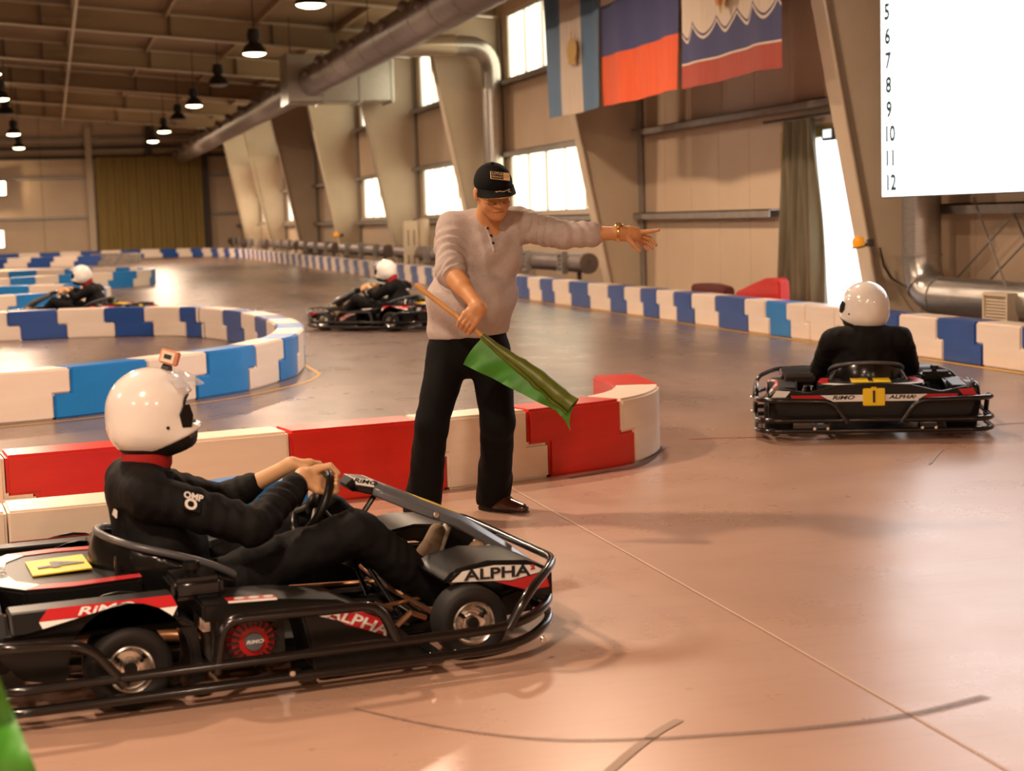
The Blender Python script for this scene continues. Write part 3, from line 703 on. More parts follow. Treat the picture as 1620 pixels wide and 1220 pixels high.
p = ony(0, 385, YF-.03); wo = obj('window_11', MB().box((p[0]-2, YF-.06, .6), (p[0]-1.92, YF-.003, 1.55)).box((p[0]+.2, YF-.06, .6), (p[0]+.28, YF-.003, 1.55)).box((p[0]-1.92, YF-.06, .6), (p[0]+.2, YF-.003, .66)).box((p[0]-1.92, YF-.06, 1.49), (p[0]+.2, YF-.003, 1.55)).mesh('window'), 'windowframe'); struct(wo, 'bright low window in the far end wall')
obj('pane', MB().box((p[0]-1.92, YF-.04, .66), (p[0]+.2, YF-.03, 1.49)).mesh('pane'), 'pane', wo)
# white slotted boards behind the barrier
def slotted(px, py0, py1, wpx, Y, lab):
    a = ony(px, py1, Y); b = ony(px+wpx, py0, Y); w_ = b[0]-a[0]; h_ = max(.3, b[2])
    e = empty('slotted_panel', (a[0], Y, 0)); tag(e, lab, 'panel', 'white slotted boards')
    mb = MB(); xs = [0, .22, .36, .64, .78, 1.0]; zs = [0, .16, .42, .58, .84, 1.0]
    for i in range(5):
        for j in range(5):
            if i in (1, 3) and j in (1, 3): continue
            mb.box((xs[i]*w_, 0, zs[j]*h_), (xs[i+1]*w_, .12, zs[j+1]*h_))
    obj('board', mb.mesh('board'), 'steel', e); obj('side_roll', MB().lathe([(0, 0), (.14, 0), (.14, h_*1.02), (0, h_*1.02)], 16, Matrix.Translation((w_+.15, .1, 0))).mesh('side_roll', smooth=True), 'steel', e)
slotted(641, 349, 416, 20, 38.6, 'white slotted plastic board standing behind the barrier near a wide column')
slotted(404, 357, 392, 8, 69.5, 'small white slotted board far along the right wall')
# red plastic pieces behind the wall barrier
def wedge(ya_, yb__, prof, m_, lab):
    L = yb__-ya_
    e = obj('plastic_ramp', MB().prism([(ya_+u*L, z) for u, z in prof], 8.3, 8.45, axis='x').mesh('plastic_ramp', bevel=.02, seg=2, smooth=True), m_); tag(e, lab, 'plastic block')
wedge(19.3, 18.0, [(0, 0), (0, .415), (.08, .43), (.45, .54), (.7, .605), (.9, .615), (.98, .60), (1, .5), (1, 0)], 'red', 'curved red plastic piece standing behind the wall barrier by the curtain')
wedge(20.8, 19.65, [(0, 0), (0, .455), (.2, .475), (.6, .485), (.95, .455), (1, .43), (1, 0)], mat('maroon_plastic', (.13, .02, .012), .4), 'low dark maroon block behind the wall barrier')

# ================================================================== FLAGS
FX = 7.5
def flagpart(name, fu0, fu1, fv0, fv1, y0, y1, z0, z1, m_, parent, seed, nu=24, nv=10, off=0.0):
    """strip of a hanging flag between u-limits and v-limit functions"""
    def fn(u, v):
        U = fu0+(fu1-fu0)*u; a = fv0(U) if callable(fv0) else fv0; b = fv1(U) if callable(fv1) else fv1; Vv = a+(b-a)*v
        wv = .035*math.sin(U*9+seed)*(1.15-Vv)+.02*math.sin(U*21+seed*2+Vv*2)+.05*max(0, .12-Vv)*math.sin(U*4+seed)
        return (FX+wv-off, y0+(y1-y0)*U+.015*math.sin(Vv*5+seed), z0+(z1-z0)*Vv+.012*math.sin(U*7+seed)*(1-Vv))
    return obj(name, MB().grid(fn, nu, nv).mesh(name, smooth=True, solid=.004), m_, parent)
def cmat(n, c): return mat(n, c, .7, c2=tuple(x*.88 for x in c), scale=4, stretch=(3, 3, .4))
fm = dict(azure=cmat('flag_azure', (.10, .20, .34)), cream=cmat('flag_cream', (.72, .60, .48)), navy=cmat('flag_navy', (.045, .05, .16)), orange=cmat('flag_orange_red', (.78, .10, .02)), gold=mat('flag_gold', (.50, .28, .02), .6), red=cmat('flag_red', (.42, .055, .028)))
ya, yb_, yc_, yd = onx(865, 188, FX)[1], onx(953, 168, FX)[1], onx(1077.5, 140, FX)[1], onx(1237, 108, FX)[1]
zf = 2.92
f1 = empty('hanging_flag', (0, 0, 0)); tag(f1, 'hanging flag with azure and cream vertical stripes and gold crown', 'flag', 'flags hanging above the barrier')
s1, s2 = (onx(891, 150, FX)[1]-ya)/(yb_-ya), (onx(922, 150, FX)[1]-ya)/(yb_-ya)
for a, b, mm in ((0, s1, 'azure'), (s1, s2, 'cream'), (s2, 1, 'azure')): flagpart('stripe', a, b, 0, 1, ya, yb_, zf, zf+2.0, fm[mm], f1, 1.0, 10)
cq = onx(907, 76, FX-.05); kk = .0105
crown = [(-8, -22), (8, -22), (8, -14), (10, -11), (11, 0), (8, 8), (4, 12), (1.5, 14), (1.2, 22), (0, 25), (-1.2, 22), (-1.5, 14), (-4, 12), (-8, 8), (-11, 0), (-10, -11), (-8, -14)]
obj('crown_emblem', MB().prism([(x*kk*2.0, y*kk) for x, y in crown], 0, .004, axis='z').mesh('crown_emblem'), fm['gold'], f1, T=frame((FX-.075, cq[1], cq[2]), (0, -1, 0), (-1, 0, 0)))
f2 = empty('hanging_flag', (0, 0, 0)); tag(f2, 'hanging tricolour flag with cream, navy and orange-red horizontal bands', 'flag', 'flags hanging above the barrier')
zq1 = (onx(953, 91, FX)[2]-zf)/2.0; zq2 = (onx(953, 10, FX)[2]-zf)/2.0
for a, b, mm in ((0, zq1, 'orange'), (zq1, zq2, 'navy'), (zq2, 1, 'cream')): flagpart('band', 0, 1, a, b, yb_-.01, yc_+.03, zf, zf+2.0, fm[mm], f2, 2.2)
f3 = empty('hanging_flag', (0, 0, 0)); tag(f3, 'hanging cream flag with navy wave band and red band below emblem', 'flag', 'flags hanging above the barrier')
zr = (onx(1238, 64, FX)[2]-zf)/2.0; zw = zr+.012; wl_ = zr+.125
def wave(U, o=0.0):
    t = (U*5+.15) % 1.0; return wl_+.085*(abs(2*t-1)**1.6)+.01*U+o
flagpart('band', 0, 1, 0, zr, yc_-.03, yd, zf, zf+2.0, fm['red'], f3, 3.1)
flagpart('band', 0, 1, zr, zw, yc_-.03, yd, zf, zf+2.0, fm['cream'], f3, 3.1, nv=1)
flagpart('band', 0, 1, zw, lambda U: wave(U), yc_-.03, yd, zf, zf+2.0, fm['navy'], f3, 3.1, nu=100)
flagpart('band', 0, 1, lambda U: wave(U), lambda U: wave(U, .018), yc_-.03, yd, zf, zf+2.0, fm['cream'], f3, 3.1, nu=100, nv=1)
flagpart('band', 0, 1, lambda U: wave(U, .018), lambda U: wave(U, .032), yc_-.03, yd, zf, zf+2.0, fm['navy'], f3, 3.1, nu=100, nv=1)
flagpart('band', 0, 1, lambda U: wave(U, .032), 1, yc_-.03, yd, zf, zf+2.0, fm['cream'], f3, 3.1, nu=100)
eq = onx(1143, -2, FX-.06)
obj('emblem', MB().prism([(x*.012, y*.012) for x, y in [(-14, 0), (-9, -6), (-6, -4), (-3, -9), (0, -14), (3, -9), (6, -5), (10, -7), (14, 0), (10, 14), (0, 24), (-10, 14)]], 0, .004, axis='z').mesh('emblem'), fm['gold'], f3, T=frame((FX-.085, eq[1], eq[2]), (0, -1, 0), (-1, 0, 0)))
obj('emblem_shield', MB().prism([(x*.012, y*.012) for x, y in [(-5, 8), (-5, -2), (0, -7), (5, -2), (5, 8)]], 0, .004, axis='z').mesh('emblem_shield'), fm['red'], f3, T=frame((FX-.092, eq[1], eq[2]), (0, -1, 0), (-1, 0, 0)))
wr_ = obj('flag_wire', MB().tube([(FX, yd-.3, zf+2.03), (FX, ya+.3, zf+2.03)], .012, 6).mesh('flag_wire'), 'darksteel'); tag(wr_, 'taut wire the three flags hang from', 'wire')
for f_ in (yd-.2, ya+.2): obj('hanger', MB().tube([(FX, f_, zf+2.03), (FX, f_, zb(FX)+.6)], .008, 6).mesh('hanger'), 'darksteel', wr_)

# ================================================================== BARRIER BLOCKS
BH = .39; BT = .28
class Path:
    def __init__(s, pts, n=12):
        P = np.array(arc(pts, n)); s.P = P; d = np.linalg.norm(np.diff(P, axis=0), axis=1); s.S = np.concatenate([[0], np.cumsum(d)]); s.L = s.S[-1]
    def at(s, t):
        x = np.interp(t, s.S, s.P[:, 0]); y = np.interp(t, s.S, s.P[:, 1])
        a = np.array([np.interp(min(t+.06, s.L), s.S, s.P[:, i])-np.interp(max(t-.06, 0), s.S, s.P[:, i]) for i in (0, 1)]); a /= np.linalg.norm(a)
        return np.array([x, y]), a
    def near(s, p):
        t = np.linspace(0, s.L, 2000); X = np.interp(t, s.S, s.P[:, 0]); Y = np.interp(t, s.S, s.P[:, 1]); return t[np.argmin((X-p[0])**2+(Y-p[1])**2)]
def barrier(path, s0, s1, st, side, m_, label, group, gap=.006, jit=0.0):
    """interlocking block: upper half is shifted by st along the path; side = +1 body lies left of the path direction"""
    s0 += gap/2; s1 -= gap/2; h = BH/2; c, _t = path.at((s0+s1)/2)
    def P(s, lat, z):
        p, t = path.at(min(max(s, 0), path.L)); nrm = np.array([-t[1], t[0]])*side
        q = p+nrm*lat; return (q[0]-c[0], q[1]-c[1], z)
    lo, hi = (s0, s1), (s0+st, s1+st)
    br = sorted(set([lo[0], lo[1], hi[0], hi[1]])); fine = []
    for a, b in zip(br[:-1], br[1:]):
        k = max(1, int((b-a)/.16)); fine += [a+(b-a)*i/k for i in range(k)]
    fine.append(br[-1]); mb = MB(); j = jit*random.uniform(-1, 1)
    L0, L1 = j, BT+j
    def quad(a, b, c_, d): mb.add([a, b, c_, d], [(0, 1, 2, 3)])
    for a, b in zip(fine[:-1], fine[1:]):
        m = (a+b)/2; zl = lo[0] <= m <= lo[1]; zu = hi[0] <= m <= hi[1]
        for on, z0, z1 in ((zl, 0.0, h), (zu, h, BH)):
            if not on: continue
            quad(P(a, L0, z0), P(b, L0, z0), P(b, L0, z1), P(a, L0, z1)); quad(P(a, L1, z0), P(b, L1, z0), P(b, L1, z1), P(a, L1, z1))
        if zl: quad(P(a, L0, 0), P(b, L0, 0), P(b, L1, 0), P(a, L1, 0))
        if zu: quad(P(a, L0, BH), P(b, L0, BH), P(b, L1, BH), P(a, L1, BH))
        if zl != zu: quad(P(a, L0, h), P(b, L0, h), P(b, L1, h), P(a, L1, h))
    for s, z0, z1 in ((lo[0], 0, h), (lo[1], 0, h), (hi[0], h, BH), (hi[1], h, BH)):
        quad(P(s, L0, z0), P(s, L1, z0), P(s, L1, z1), P(s, L0, z1))
    me = mb.mesh('barrier_block', smooth=True, bevel=.014, seg=2, angle=50)
    o = obj('barrier_block', me, m_, loc=(c[0], c[1], 0)); tag(o, label, 'barrier', group); return o
CN = {'white': 'dirty white', 'blue': 'dark blue', 'skyblue': 'bright sky blue', 'red': 'red', 'whiteclean': 'clean white', 'greyscuff': 'scuffed grey'}
def row(path, seams, cols, st, side, where, group, jit=.004):
    for i, c_ in enumerate(cols):
        barrier(path, seams[i], seams[i+1], st, side, c_, '%s plastic barrier block %s' % (CN[c_], where), group, jit=jit)
def fill(path, s0, s1, pitch, ca, cb):
    n = max(1, round((s1-s0)/pitch)); return [s0+(s1-s0)*i/n for i in range(n+1)], [(ca if i % 2 == 0 else cb) for i in range(n)]
# red and white row where the flag man stands
RP = Path([(-4.6, 7.72), (-2.4, 7.9), (-1.2, 7.98), (-.27, 8.09), (.3, 8.17), (1.11, 8.33), (1.96, 8.47), (2.67, 8.67), (3.2, 8.92), (3.55, 9.45), (3.66, 10.25)])
sm = [RP.near(p)+.14 for p in [(-2.45, 7.9), (-1.72, 7.94), (-1.0, 8.0), (-.27, 8.09), (.42, 8.2), (1.11, 8.35), (1.83, 8.47), (2.46, 8.6), (3.08, 8.85), (3.56, 9.5), (3.66, 10.2)]]
for i, (c_, lab) in enumerate([('whiteclean', 'clean white barrier block starting the red and white row'), ('red', 'red barrier block beside the first white one of its row'), ('whiteclean', 'clean white barrier block left of the red one behind kart 4'), ('red', 'red barrier block behind the helmeted driver of kart 4'), ('whiteclean', 'clean white barrier block beyond the hands of the driver of kart 4'), ('red', 'red barrier block behind the flag man\'s right leg'), ('whiteclean', 'clean white barrier block between the legs of the flag man'), ('red', 'red barrier block under the green flag tip'), ('whiteclean', 'clean white barrier block at the bend of the red and white row'), ('red', 'red barrier block ending the red and white row')]):
    barrier(RP, sm[i], sm[i+1], -.14, 1, c_, lab, 'red and white barrier row')
# inner row behind the near kart
NP = Path([(-3.2, 6.42), (-1.6, 6.42), (-.9, 6.43), (-.22, 6.46), (.45, 6.56), (1.0, 6.79), (1.2, 6.89)])
sm = [NP.near(p) for p in [(-2.4, 6.42), (-1.68, 6.42), (-.95, 6.42), (-.24, 6.46), (.38, 6.54), (1.0, 6.79)]]
for i, (c_, lab) in enumerate([('skyblue', 'bright blue barrier block starting the inner row'), ('whiteclean', 'clean white barrier block beside the first blue one of the inner row'), ('whiteclean', 'clean white barrier block in the middle of the inner row'), ('whiteclean', 'long clean white barrier block directly behind the near kart'), ('skyblue', 'bright blue barrier block behind the steering wheel of kart 4')]):
    barrier(NP, sm[i], sm[i+1], -.02 if i == 4 else .02, 1, c_, lab, 'inner barrier row behind the near kart')
# blue and white loop
LP = Path([(-3, 12.45), (-1.5, 12.62), (-.45, 12.9), (-.05, 13.02), (.6, 13.42), (1.23, 14.0), (1.6, 14.39), (1.95, 15.03), (2.2, 15.63), (2.47, 17.0), (2.52, 18.4), (2.42, 20.0), (2.1, 21.5), (1.5, 22.42), (.3, 22.95), (-.75, 22.97), (-3, 23.1)])
fs = [LP.near(p) for p in [(-2.9, 12.46), (-2.25, 12.53), (-1.55, 12.6), (-.8, 12.78), (-.05, 13.02), (.58, 13.4), (1.1, 13.88), (1.6, 14.39), (1.95, 15.03), (2.2, 15.63)]]
bs = [LP.near(gnd(x, y)[:2]+np.array([0, .28])) for x, y in [(424, 527), (407.7, 531.5), (374, 534), (322, 533), (258, 532.5), (190, 534), (112, 535.4), (32, 538.5)]]
bs = [LP.near((2.05, 21.6))]+bs[1:]
bs = sorted(bs); bs.append(bs[-1]+.7); bs.append(bs[-1]+.7)
row(LP, fs, ['blue', 'white', 'blue', 'white', 'skyblue', 'white', 'skyblue', 'white', 'skyblue'], .15, 1, 'on the near side of the blue and white loop', 'blue and white barrier loop')
mids = [fs[-1]+(bs[0]-fs[-1])*i/7 for i in range(8)]
row(LP, mids, ['white', 'skyblue', 'white', 'blue', 'white', 'blue', 'white'], .15, 1, 'on the rounded end of the blue and white loop', 'blue and white barrier loop')
row(LP, bs, [('blue' if i % 2 == 0 else 'white') for i in range(len(bs)-1)], .15, 1, 'on the far side of the blue and white loop', 'blue and white barrier loop')
# wall row, then round the far end
WP = Path([(7.85, 3), (7.85, 20), (7.85, 40), (7.85, 58), (7.85, 70), (7.55, 74), (6.7, 77.5), (5.0, 79.6), (2.5, 80.4), (-1, 80.8), (-6, 81), (-14, 81)], 16)
ws = [25.64, 24.76, 23.8, 22.87, 22.15, 21.46, 20.84, 20.19, 19.57, 18.78, 17.88, 17.29, 16.73, 16.24, 15.55, 14.9, 14.19, 13.48, 12.81, 12.1, 11.4, 10.7, 10.0][::-1]
wc = ['white', 'blue', 'white', 'blue', 'white', 'blue', 'white', 'white', 'blue', 'white', 'skyblue', 'white', 'blue', 'white', 'blue', 'white', 'blue', 'white', 'blue', 'white', 'blue', 'white']
wc = []
for i in range(len(ws)-1):
    y = (ws[i]+ws[i+1])/2
    wc.append('skyblue' if 16.73 < y < 17.29 else 'blue' if any(a < y < b for a, b in ((10.0, 10.7), (11.4, 12.1), (12.81, 13.48), (14.19, 14.9), (17.88, 18.78), (19.57, 20.19), (20.84, 21.46), (22.15, 22.87), (23.8, 24.76))) else 'white')
off = WP.near((7.85, 10.0))-10.0
for i, c_ in enumerate(wc):
    y = (ws[i]+ws[i+1])/2
    wh = 'in front of the elbow duct with grille' if y < 14.2 else 'before the column with the amber beacon' if y < 17.0 else 'before the open door curtain and red plastic piece' if y < 19.4 else 'before the plain panelled wall bay' if y < 23.8 else 'beside the column under the flags'
    barrier(WP, ws[i]+off, ws[i+1]+off, .11, -1, c_, '%s plastic barrier block %s' % (CN[c_], wh), 'barrier row along the right wall', jit=.004)
s, c_ = fill(WP, 25.64+off, 70+off, .74, 'blue', 'white'); row(WP, s, c_, .11, -1, 'in the distant row along the right wall', 'barrier row along the right wall')
s, c_ = fill(WP, 70+off, WP.near((-7, 81)), .95, 'blue', 'white'); row(WP, s, c_, .14, -1, 'in the row across the far end of the hall', 'barrier row across the far end')
# far loops on the left
F2 = Path([(-9, 68.4), (-4, 67.8), (-1, 67.1), (.8, 66.7), (2.2, 66.7), (3.2, 67.5), (3.5, 69), (3.1, 70.8), (1.6, 72.2)])
g0 = F2.near((1.7, 66.7)); s, c_ = fill(F2, F2.near((-4.5, 67.8)), g0, .85, 'blue', 'white'); row(F2, s, c_, .14, 1, 'in the distant loop before the far end wall', 'distant barrier loop')
s, c_ = fill(F2, g0, F2.L-.3, .8, 'greyscuff', 'greyscuff'); row(F2, s, c_, .14, 1, 'on the tip of the distant loop', 'distant barrier loop')
F3 = Path([(-5, 37.2), (-1.3, 38.9), (.2, 40.2), (1.5, 41.0), (2.15, 41.6), (2.5, 42.6), (2.4, 44.2), (1.6, 45.6), (-2, 46.4)])
s, c_ = fill(F3, F3.near((-2.4, 38.4)), F3.L-.3, .75, 'skyblue', 'white'); row(F3, s, c_, .14, 1, 'in the middle distance loop', 'middle distance barrier loop')
F5 = Path([(-5, 28.1), (-1.2, 28.5), (0, 29), (.75, 29.9), (1.0, 31.2), (.65, 32.8), (-.4, 33.5), (-5, 33.9)])
s, c_ = fill(F5, F5.near((-2.3, 28.4)), F5.L-2.4, .8, 'skyblue', 'white'); row(F5, s, c_, .15, 1, 'in the loop beyond the passing white-helmeted driver', 'barrier loop beyond the left driver')
# yellow lines
strip('yellow_line', [(7.79, y) for y in range(6, 72, 3)], .07, 'yellowline')
strip('yellow_line', arc(pix([(-40, 681), (0, 677), (87, 668), (200, 655), (300, 641), (400, 625), (480, 606)])+[gnd(506, 593)[:2]], 6), .035, 'yellowline')
strip('yellow_line', pix([(508, 593.5), (486, 580), (470, 570)]), .035, 'yellowline')
strip('rubber_scuff', arc(pix([(900, 757), (960, 746), (1010, 737), (1040, 716), (1052, 706)])), .05, 'rubber_mark')

# ================================================================== KARTS (x forward, y left, z up, origin under the rear axle)
def wheel(parent, x, y, r, wd, outer):
    """outer = -1 for right side"""
    T = Matrix.Translation((x, y, r)) @ Matrix.Rotation(PI/2 if outer < 0 else -PI/2, 4, 'X')
    # local z points outwards
    h = wd/2; rr = .068
    w_ = obj('wheel', MB().lathe([(rr, -h*.86), (r*.80, -h), (r*.95, -h*.92), (r, -h*.7), (r, h*.7), (r*.95, h*.92), (r*.80, h), (rr+.006, h*.86), (rr, h*.8)], 40, closed=True).mesh('wheel', smooth=True, angle=60), 'tyre', parent, T=T)
    obj('rim', MB().lathe([(rr+.004, h*.86), (rr, h*.9), (rr-.006, h*.84), (rr-.012, h*.45), (.045, h*.30), (.03, h*.32), (.028, h*.55), (.0, h*.57)], 32).mesh('rim', smooth=True, angle=50), 'chrome', w_)
    obj('hub', MB().lathe([(0, h*.6), (.018, h*.6), (.02, h*.72), (.008, h*.74), (0, h*.74)], 16, Matrix.Translation((0, 0, 0))).mesh('hub', smooth=True), 'blackmatte', w_)
    for k in range(3):
        a = 2*PI*k/3+.4; obj('wheel_nut', MB().lathe([(0, 0), (.007, 0), (.007, .012), (0, .012)], 6, Matrix.Translation((.04*math.cos(a), .04*math.sin(a), h*.33))).mesh('wheel_nut'), 'blackmatte', w_)
    return w_
def quadpatch(name, pts, m_, parent, th=.0015):
    """thin decal: polygon given as 3-D points, pushed along its normal"""
    P = [Vector(p) for p in pts]; n = (P[1]-P[0]).cross(P[2]-P[0]).normalized(); k = len(P)
    V = P+[p+n*th for p in P]
    return obj(name, MB().add(V, [tuple(range(k))[::-1], tuple(range(k, 2*k))]+[(i, (i+1) % k, (i+1) % k+k, i+k) for i in range(k)]).mesh(name), m_, parent)
SEAT_ME = None
def make_kart(number, label):
    global SEAT_ME
    K = empty('racing_kart'); tag(K, label, 'go-kart', 'karts on the track')
    # running gear
    for s in (-1, 1):
        wheel(K, 0, s*.565, .126, .18, s); wheel(K, 1.10, s*.535, .118, .125, s)
    obj('rear_axle', MB().tube([(0, -.5, .137), (0, .5, .137)], .02, 12).mesh('rear_axle', smooth=True), 'chrome', K)
    obj('floor_tray', MB().prism([(.12, -.32), (.9, -.32), (1.3, -.24), (1.3, .24), (.9, .32), (.12, .32)], .036, .046, axis='z').mesh('floor_tray'), 'blackmatte', K)
    for s in (-1, 1):
        obj('frame_tube', MB().tube(smoothpath([(-.3, s*.28, .10), (.05, s*.30, .07), (.7, s*.33, .06), (1.0, s*.26, .07), (1.32, s*.2, .08)], .1), .016, 8).mesh('frame_tube', smooth=True), 'tube', K)
        obj('stub_axle', MB().tube([(1.1, s*.28, .12), (1.1, s*.48, .127)], .016, 8).mesh('stub_axle', smooth=True), 'chrome', K)
        obj('tie_rod', MB().tube([(1.0, 0, .13), (1.03, s*.44, .12)], .009, 8).mesh('tie_rod', smooth=True), 'copper', K)
        obj('brake_rod', MB().tube([(.62, s*.29, .11), (1.17, s*.13, .12)], .008, 8).mesh('brake_rod', smooth=True), 'copper', K)
        obj('pedal', MB().tube(smoothpath([(1.17, s*.12, .06), (1.23, s*.12, .2), (1.23, s*.20, .24)], .03), .008, 8).mesh('pedal', smooth=True), 'chrome', K)
        obj('kingpin', MB().lathe([(0, 0), (.02, 0), (.02, .03), (.012, .035), (.012, .09), (.02, .095), (.02, .12), (0, .12)], 10, Matrix.Translation((1.09, s*.44, .07))).mesh('kingpin', smooth=True), 'chrome', K)
    obj('front_cross_tube', MB().tube([(1.02, -.33, .09), (1.02, .33, .09)], .015, 8).mesh('front_cross_tube', smooth=True), 'tube', K)
    for i, (x, y, a) in enumerate([(.70, -.30, .10), (.76, -.27, .13), (.80, -.33, .09), (.86, -.28, .12), (.73, -.35, .12), (.90, -.34, .08), (.95, -.37, .10)]):
        obj('linkage', MB().tube([(x-.05, y, a-.02), (x, y-.02, a+.03), (x+.06, y+.01, a)], .010, 6).mesh('linkage', smooth=True), ['copper', 'chrome', 'tube'][i % 3], K)
    obj('battery_box', MB().box((.66, -.24, .05), (.80, -.10, .13)).mesh('battery_box', bevel=.01), 'blackmatte', K)
    # bumper rails
    def ring(z, y, x0, x1, yf): return fillet_closed([(x0, -y, z), (x1-.22, -y, z), (x1, -yf, z+.03), (x1, yf, z+.03), (x1-.22, y, z), (x0, y, z)], .16, 7)
    obj('bumper_rail', MB().tube(ring(.06, .71, -.44, 1.43, .50), .016, 10, closed=True).mesh('bumper_rail', smooth=True), 'tube', K)
    obj('bumper_rail', MB().tube(ring(.124, .71, -.44, 1.43, .50), .016, 10, closed=True).mesh('bumper_rail', smooth=True), 'tube', K)
    obj('front_hoop', MB().tube(smoothpath([(1.17, -.70, .115), (1.25, -.69, .225), (1.38, -.56, .268), (1.45, -.43, .268), (1.45, .43, .268), (1.38, .56, .268), (1.25, .69, .225), (1.17, .70, .115)], .07), .015, 10).mesh('front_hoop', smooth=True), 'tube', K)
    for s in (-1, 1):
        obj('rear_hoop', MB().tube(smoothpath([(-.03, s*.71, .10), (-.13, s*.71, .235), (-.38, s*.70, .25), (-.45, s*.60, .25), (-.45, s*.25, .24), (-.45, s*.16, .11)], .06), .016, 10).mesh('rear_hoop', smooth=True), 'tube', K)
        obj('side_hoop', MB().tube(smoothpath([(.235, s*.71, .10), (.265, s*.70, .255), (.75, s*.70, .245), (.80, s*.71, .12)], .06), .016, 10).mesh('side_hoop', smooth=True), 'tube', K)
        for x in (.12, .52, .93): obj('rail_bracket', MB().box((x-.02, min(s*.71, s*.55), .04), (x+.02, max(s*.71, s*.55), .07)).mesh('rail_bracket'), 'tube', K)
        for x in (.46, 1.28): obj('bolt', MB().lathe([(0, 0), (.011, 0), (.009, .008), (0, .01)], 10, Matrix.Translation((x, s*.728, .076)) @ Matrix.Rotation(PI/2*(1 if s < 0 else -1), 4, 'X')).mesh('bolt', smooth=True), 'chrome', K)
        for y in (.28, .36): obj('bolt', MB().lathe([(0, 0), (.011, 0), (.009, .01), (0, .012)], 10, Matrix.Translation((-.456, s*y, .076)) @ Matrix.Rotation(-PI/2, 4, 'Y')).mesh('bolt', smooth=True), 'chrome', K)
        obj('rear_bracket', MB().box((-.44, s*.32-.05, .05), (-.30, s*.32+.05, .10)).mesh('rear_bracket'), 'tube', K)
        # rear fairing with wheel arch
        A = [(-.31, .13), (-.385, .22), (-.36, .262), (.16, .262), (.20, .235), (.22, .06), (.175, .05)]
        A += [(.178*math.cos(t), .137+.178*math.sin(t)) for t in np.linspace(math.radians(-22), math.radians(186), 16)]
        A += [(-.22, .11)]
        fa = obj('rear_fairing', MB().prism(A, s*.45, s*.632).mesh('rear_fairing', bevel=.008, seg=2, smooth=True), 'blackmatte', K)
        # shoulder above it
        sh = [(s*.632, .263), (s*.565, .318), (s*.47, .318), (s*.47, .263)]
        obj('shoulder', MB().prism(sh, -.33, .15, axis='x').mesh('shoulder', bevel=.006, seg=1), 'blackmatte', fa)
        def shp(x, f): return (x, s*(.6325-.067*f+.0015), .2645+.055*f+.0015)
        o_ = 1 if s < 0 else -1
        q = [shp(-.24, .05), shp(.13, .05), shp(.15, .45), shp(-.25, .45)]; quadpatch('decal_white', q[::o_], 'dwhite', fa)
        q = [shp(-.25, .47), shp(.15, .47), shp(.14, .97), shp(-.22, .97)]; quadpatch('decal_red', q[::o_], 'dred', fa)
        c_ = Vector(shp(-.06, .68)); lettering('RiMO', .04, 'dwhite', fa, c_+Vector((0, s*.002, .002)), (1, 0, 0) if s < 0 else (-1, 0, 0), (0, s*.634, .77), shear=.3, sx=1.7, bold=.0008, extrude=.001)
        # side pod
        B = [(.22, .235), (.22, .292), (.46, .282), (.64, .258), (.80, .18), (.92, .062), (.92, .045), (.56, .045), (.52, .235)]
        pod = obj('side_pod', MB().prism(B, s*.40, s*.625).mesh('side_pod', bevel=.008, seg=2, smooth=True), 'blackmatte', K)
        y = s*.627
        q = [(.56, y, .246), (.66, y, .238), (.805, y, .168), (.79, y, .128), (.66, y, .178)]; quadpatch('decal_red', q if s < 0 else q[::-1], 'dred', pod) if s < 0 else quadpatch('decal_red', q, 'dred', pod)
        q = [(.535, y, .247), (.575, y, .232), (.63, y, .196), (.55, y, .224)]; quadpatch('decal_white', q, 'dwhite', pod)
        dv = Vector((.145, 0, -.066)); lettering('ALPHA', .05, 'dwhite', pod, (.70, y+s*.003, .184), dv if s < 0 else -dv, (0, s, 0), shear=.15, sx=1.35, bold=.001, extrude=.001)
        zt = lambda x: .2925-.0417*(x-.22)+.0012
        q = [(.30, s*.615, zt(.30)), (.45, s*.615, zt(.45)), (.45, s*.565, zt(.45)), (.30, s*.565, zt(.30))]; quadpatch('decal_red', q[::o_], 'dred', pod)
        q = [(.30, s*.624, zt(.30)-.004), (.45, s*.624, zt(.45)-.004), (.45, s*.616, zt(.45)), (.30, s*.616, zt(.30))]; quadpatch('decal_white', q[::o_], 'dwhite', pod)
        for i in range(3): obj('emblem_disc', MB().lathe([(0, 0), (.016, 0), (.016, .002), (0, .002)], 12, Matrix.Translation((.34+i*.045, s*.59, zt(.34+i*.045)+.001))).mesh('emblem_disc'), 'dwhite', pod)
        # front fairing
        Cc = [(1.020, 0.244), (1.060, 0.284), (1.180, 0.302), (1.320, 0.289), (1.410, 0.249), (1.410, 0.154), (1.360, 0.139), (1.300, 0.194), (1.180, 0.239)]
        nf = obj('front_fairing', MB().prism(Cc, s*.22, s*.52).mesh('front_fairing', bevel=.012, seg=2, smooth=True), 'blackmatte', K)
        y = s*.522
        q = [(1.050, y, 0.246), (1.090, y, 0.277), (1.200, y, 0.286), (1.340, y, 0.272), (1.380, y, 0.249), (1.260, y, 0.230)]; quadpatch('decal_white', q if s < 0 else q[::-1], 'dwhite', nf)
        q = [(1.200, y, 0.232), (1.260, y, 0.227), (1.380, y, 0.246), (1.395, y, 0.194), (1.320, y, 0.189)]; quadpatch('decal_red', q if s < 0 else q[::-1], 'dred', nf)
        lettering('ALPHA', .05, 'dblack', nf, (1.210, y+s*.003, 0.259), (1, 0, -.03) if s < 0 else (-1, 0, .03), (0, s, 0), sx=1.5, bold=.0012, extrude=.001)
        lettering('2', .022, 'dred', nf, (1.335, y+s*.003, 0.266) if s < 0 else (1.080, y+s*.003, 0.266), (1, 0, 0) if s < 0 else (-1, 0, 0), (0, s, 0), sx=1.5, bold=.0008, extrude=.001)
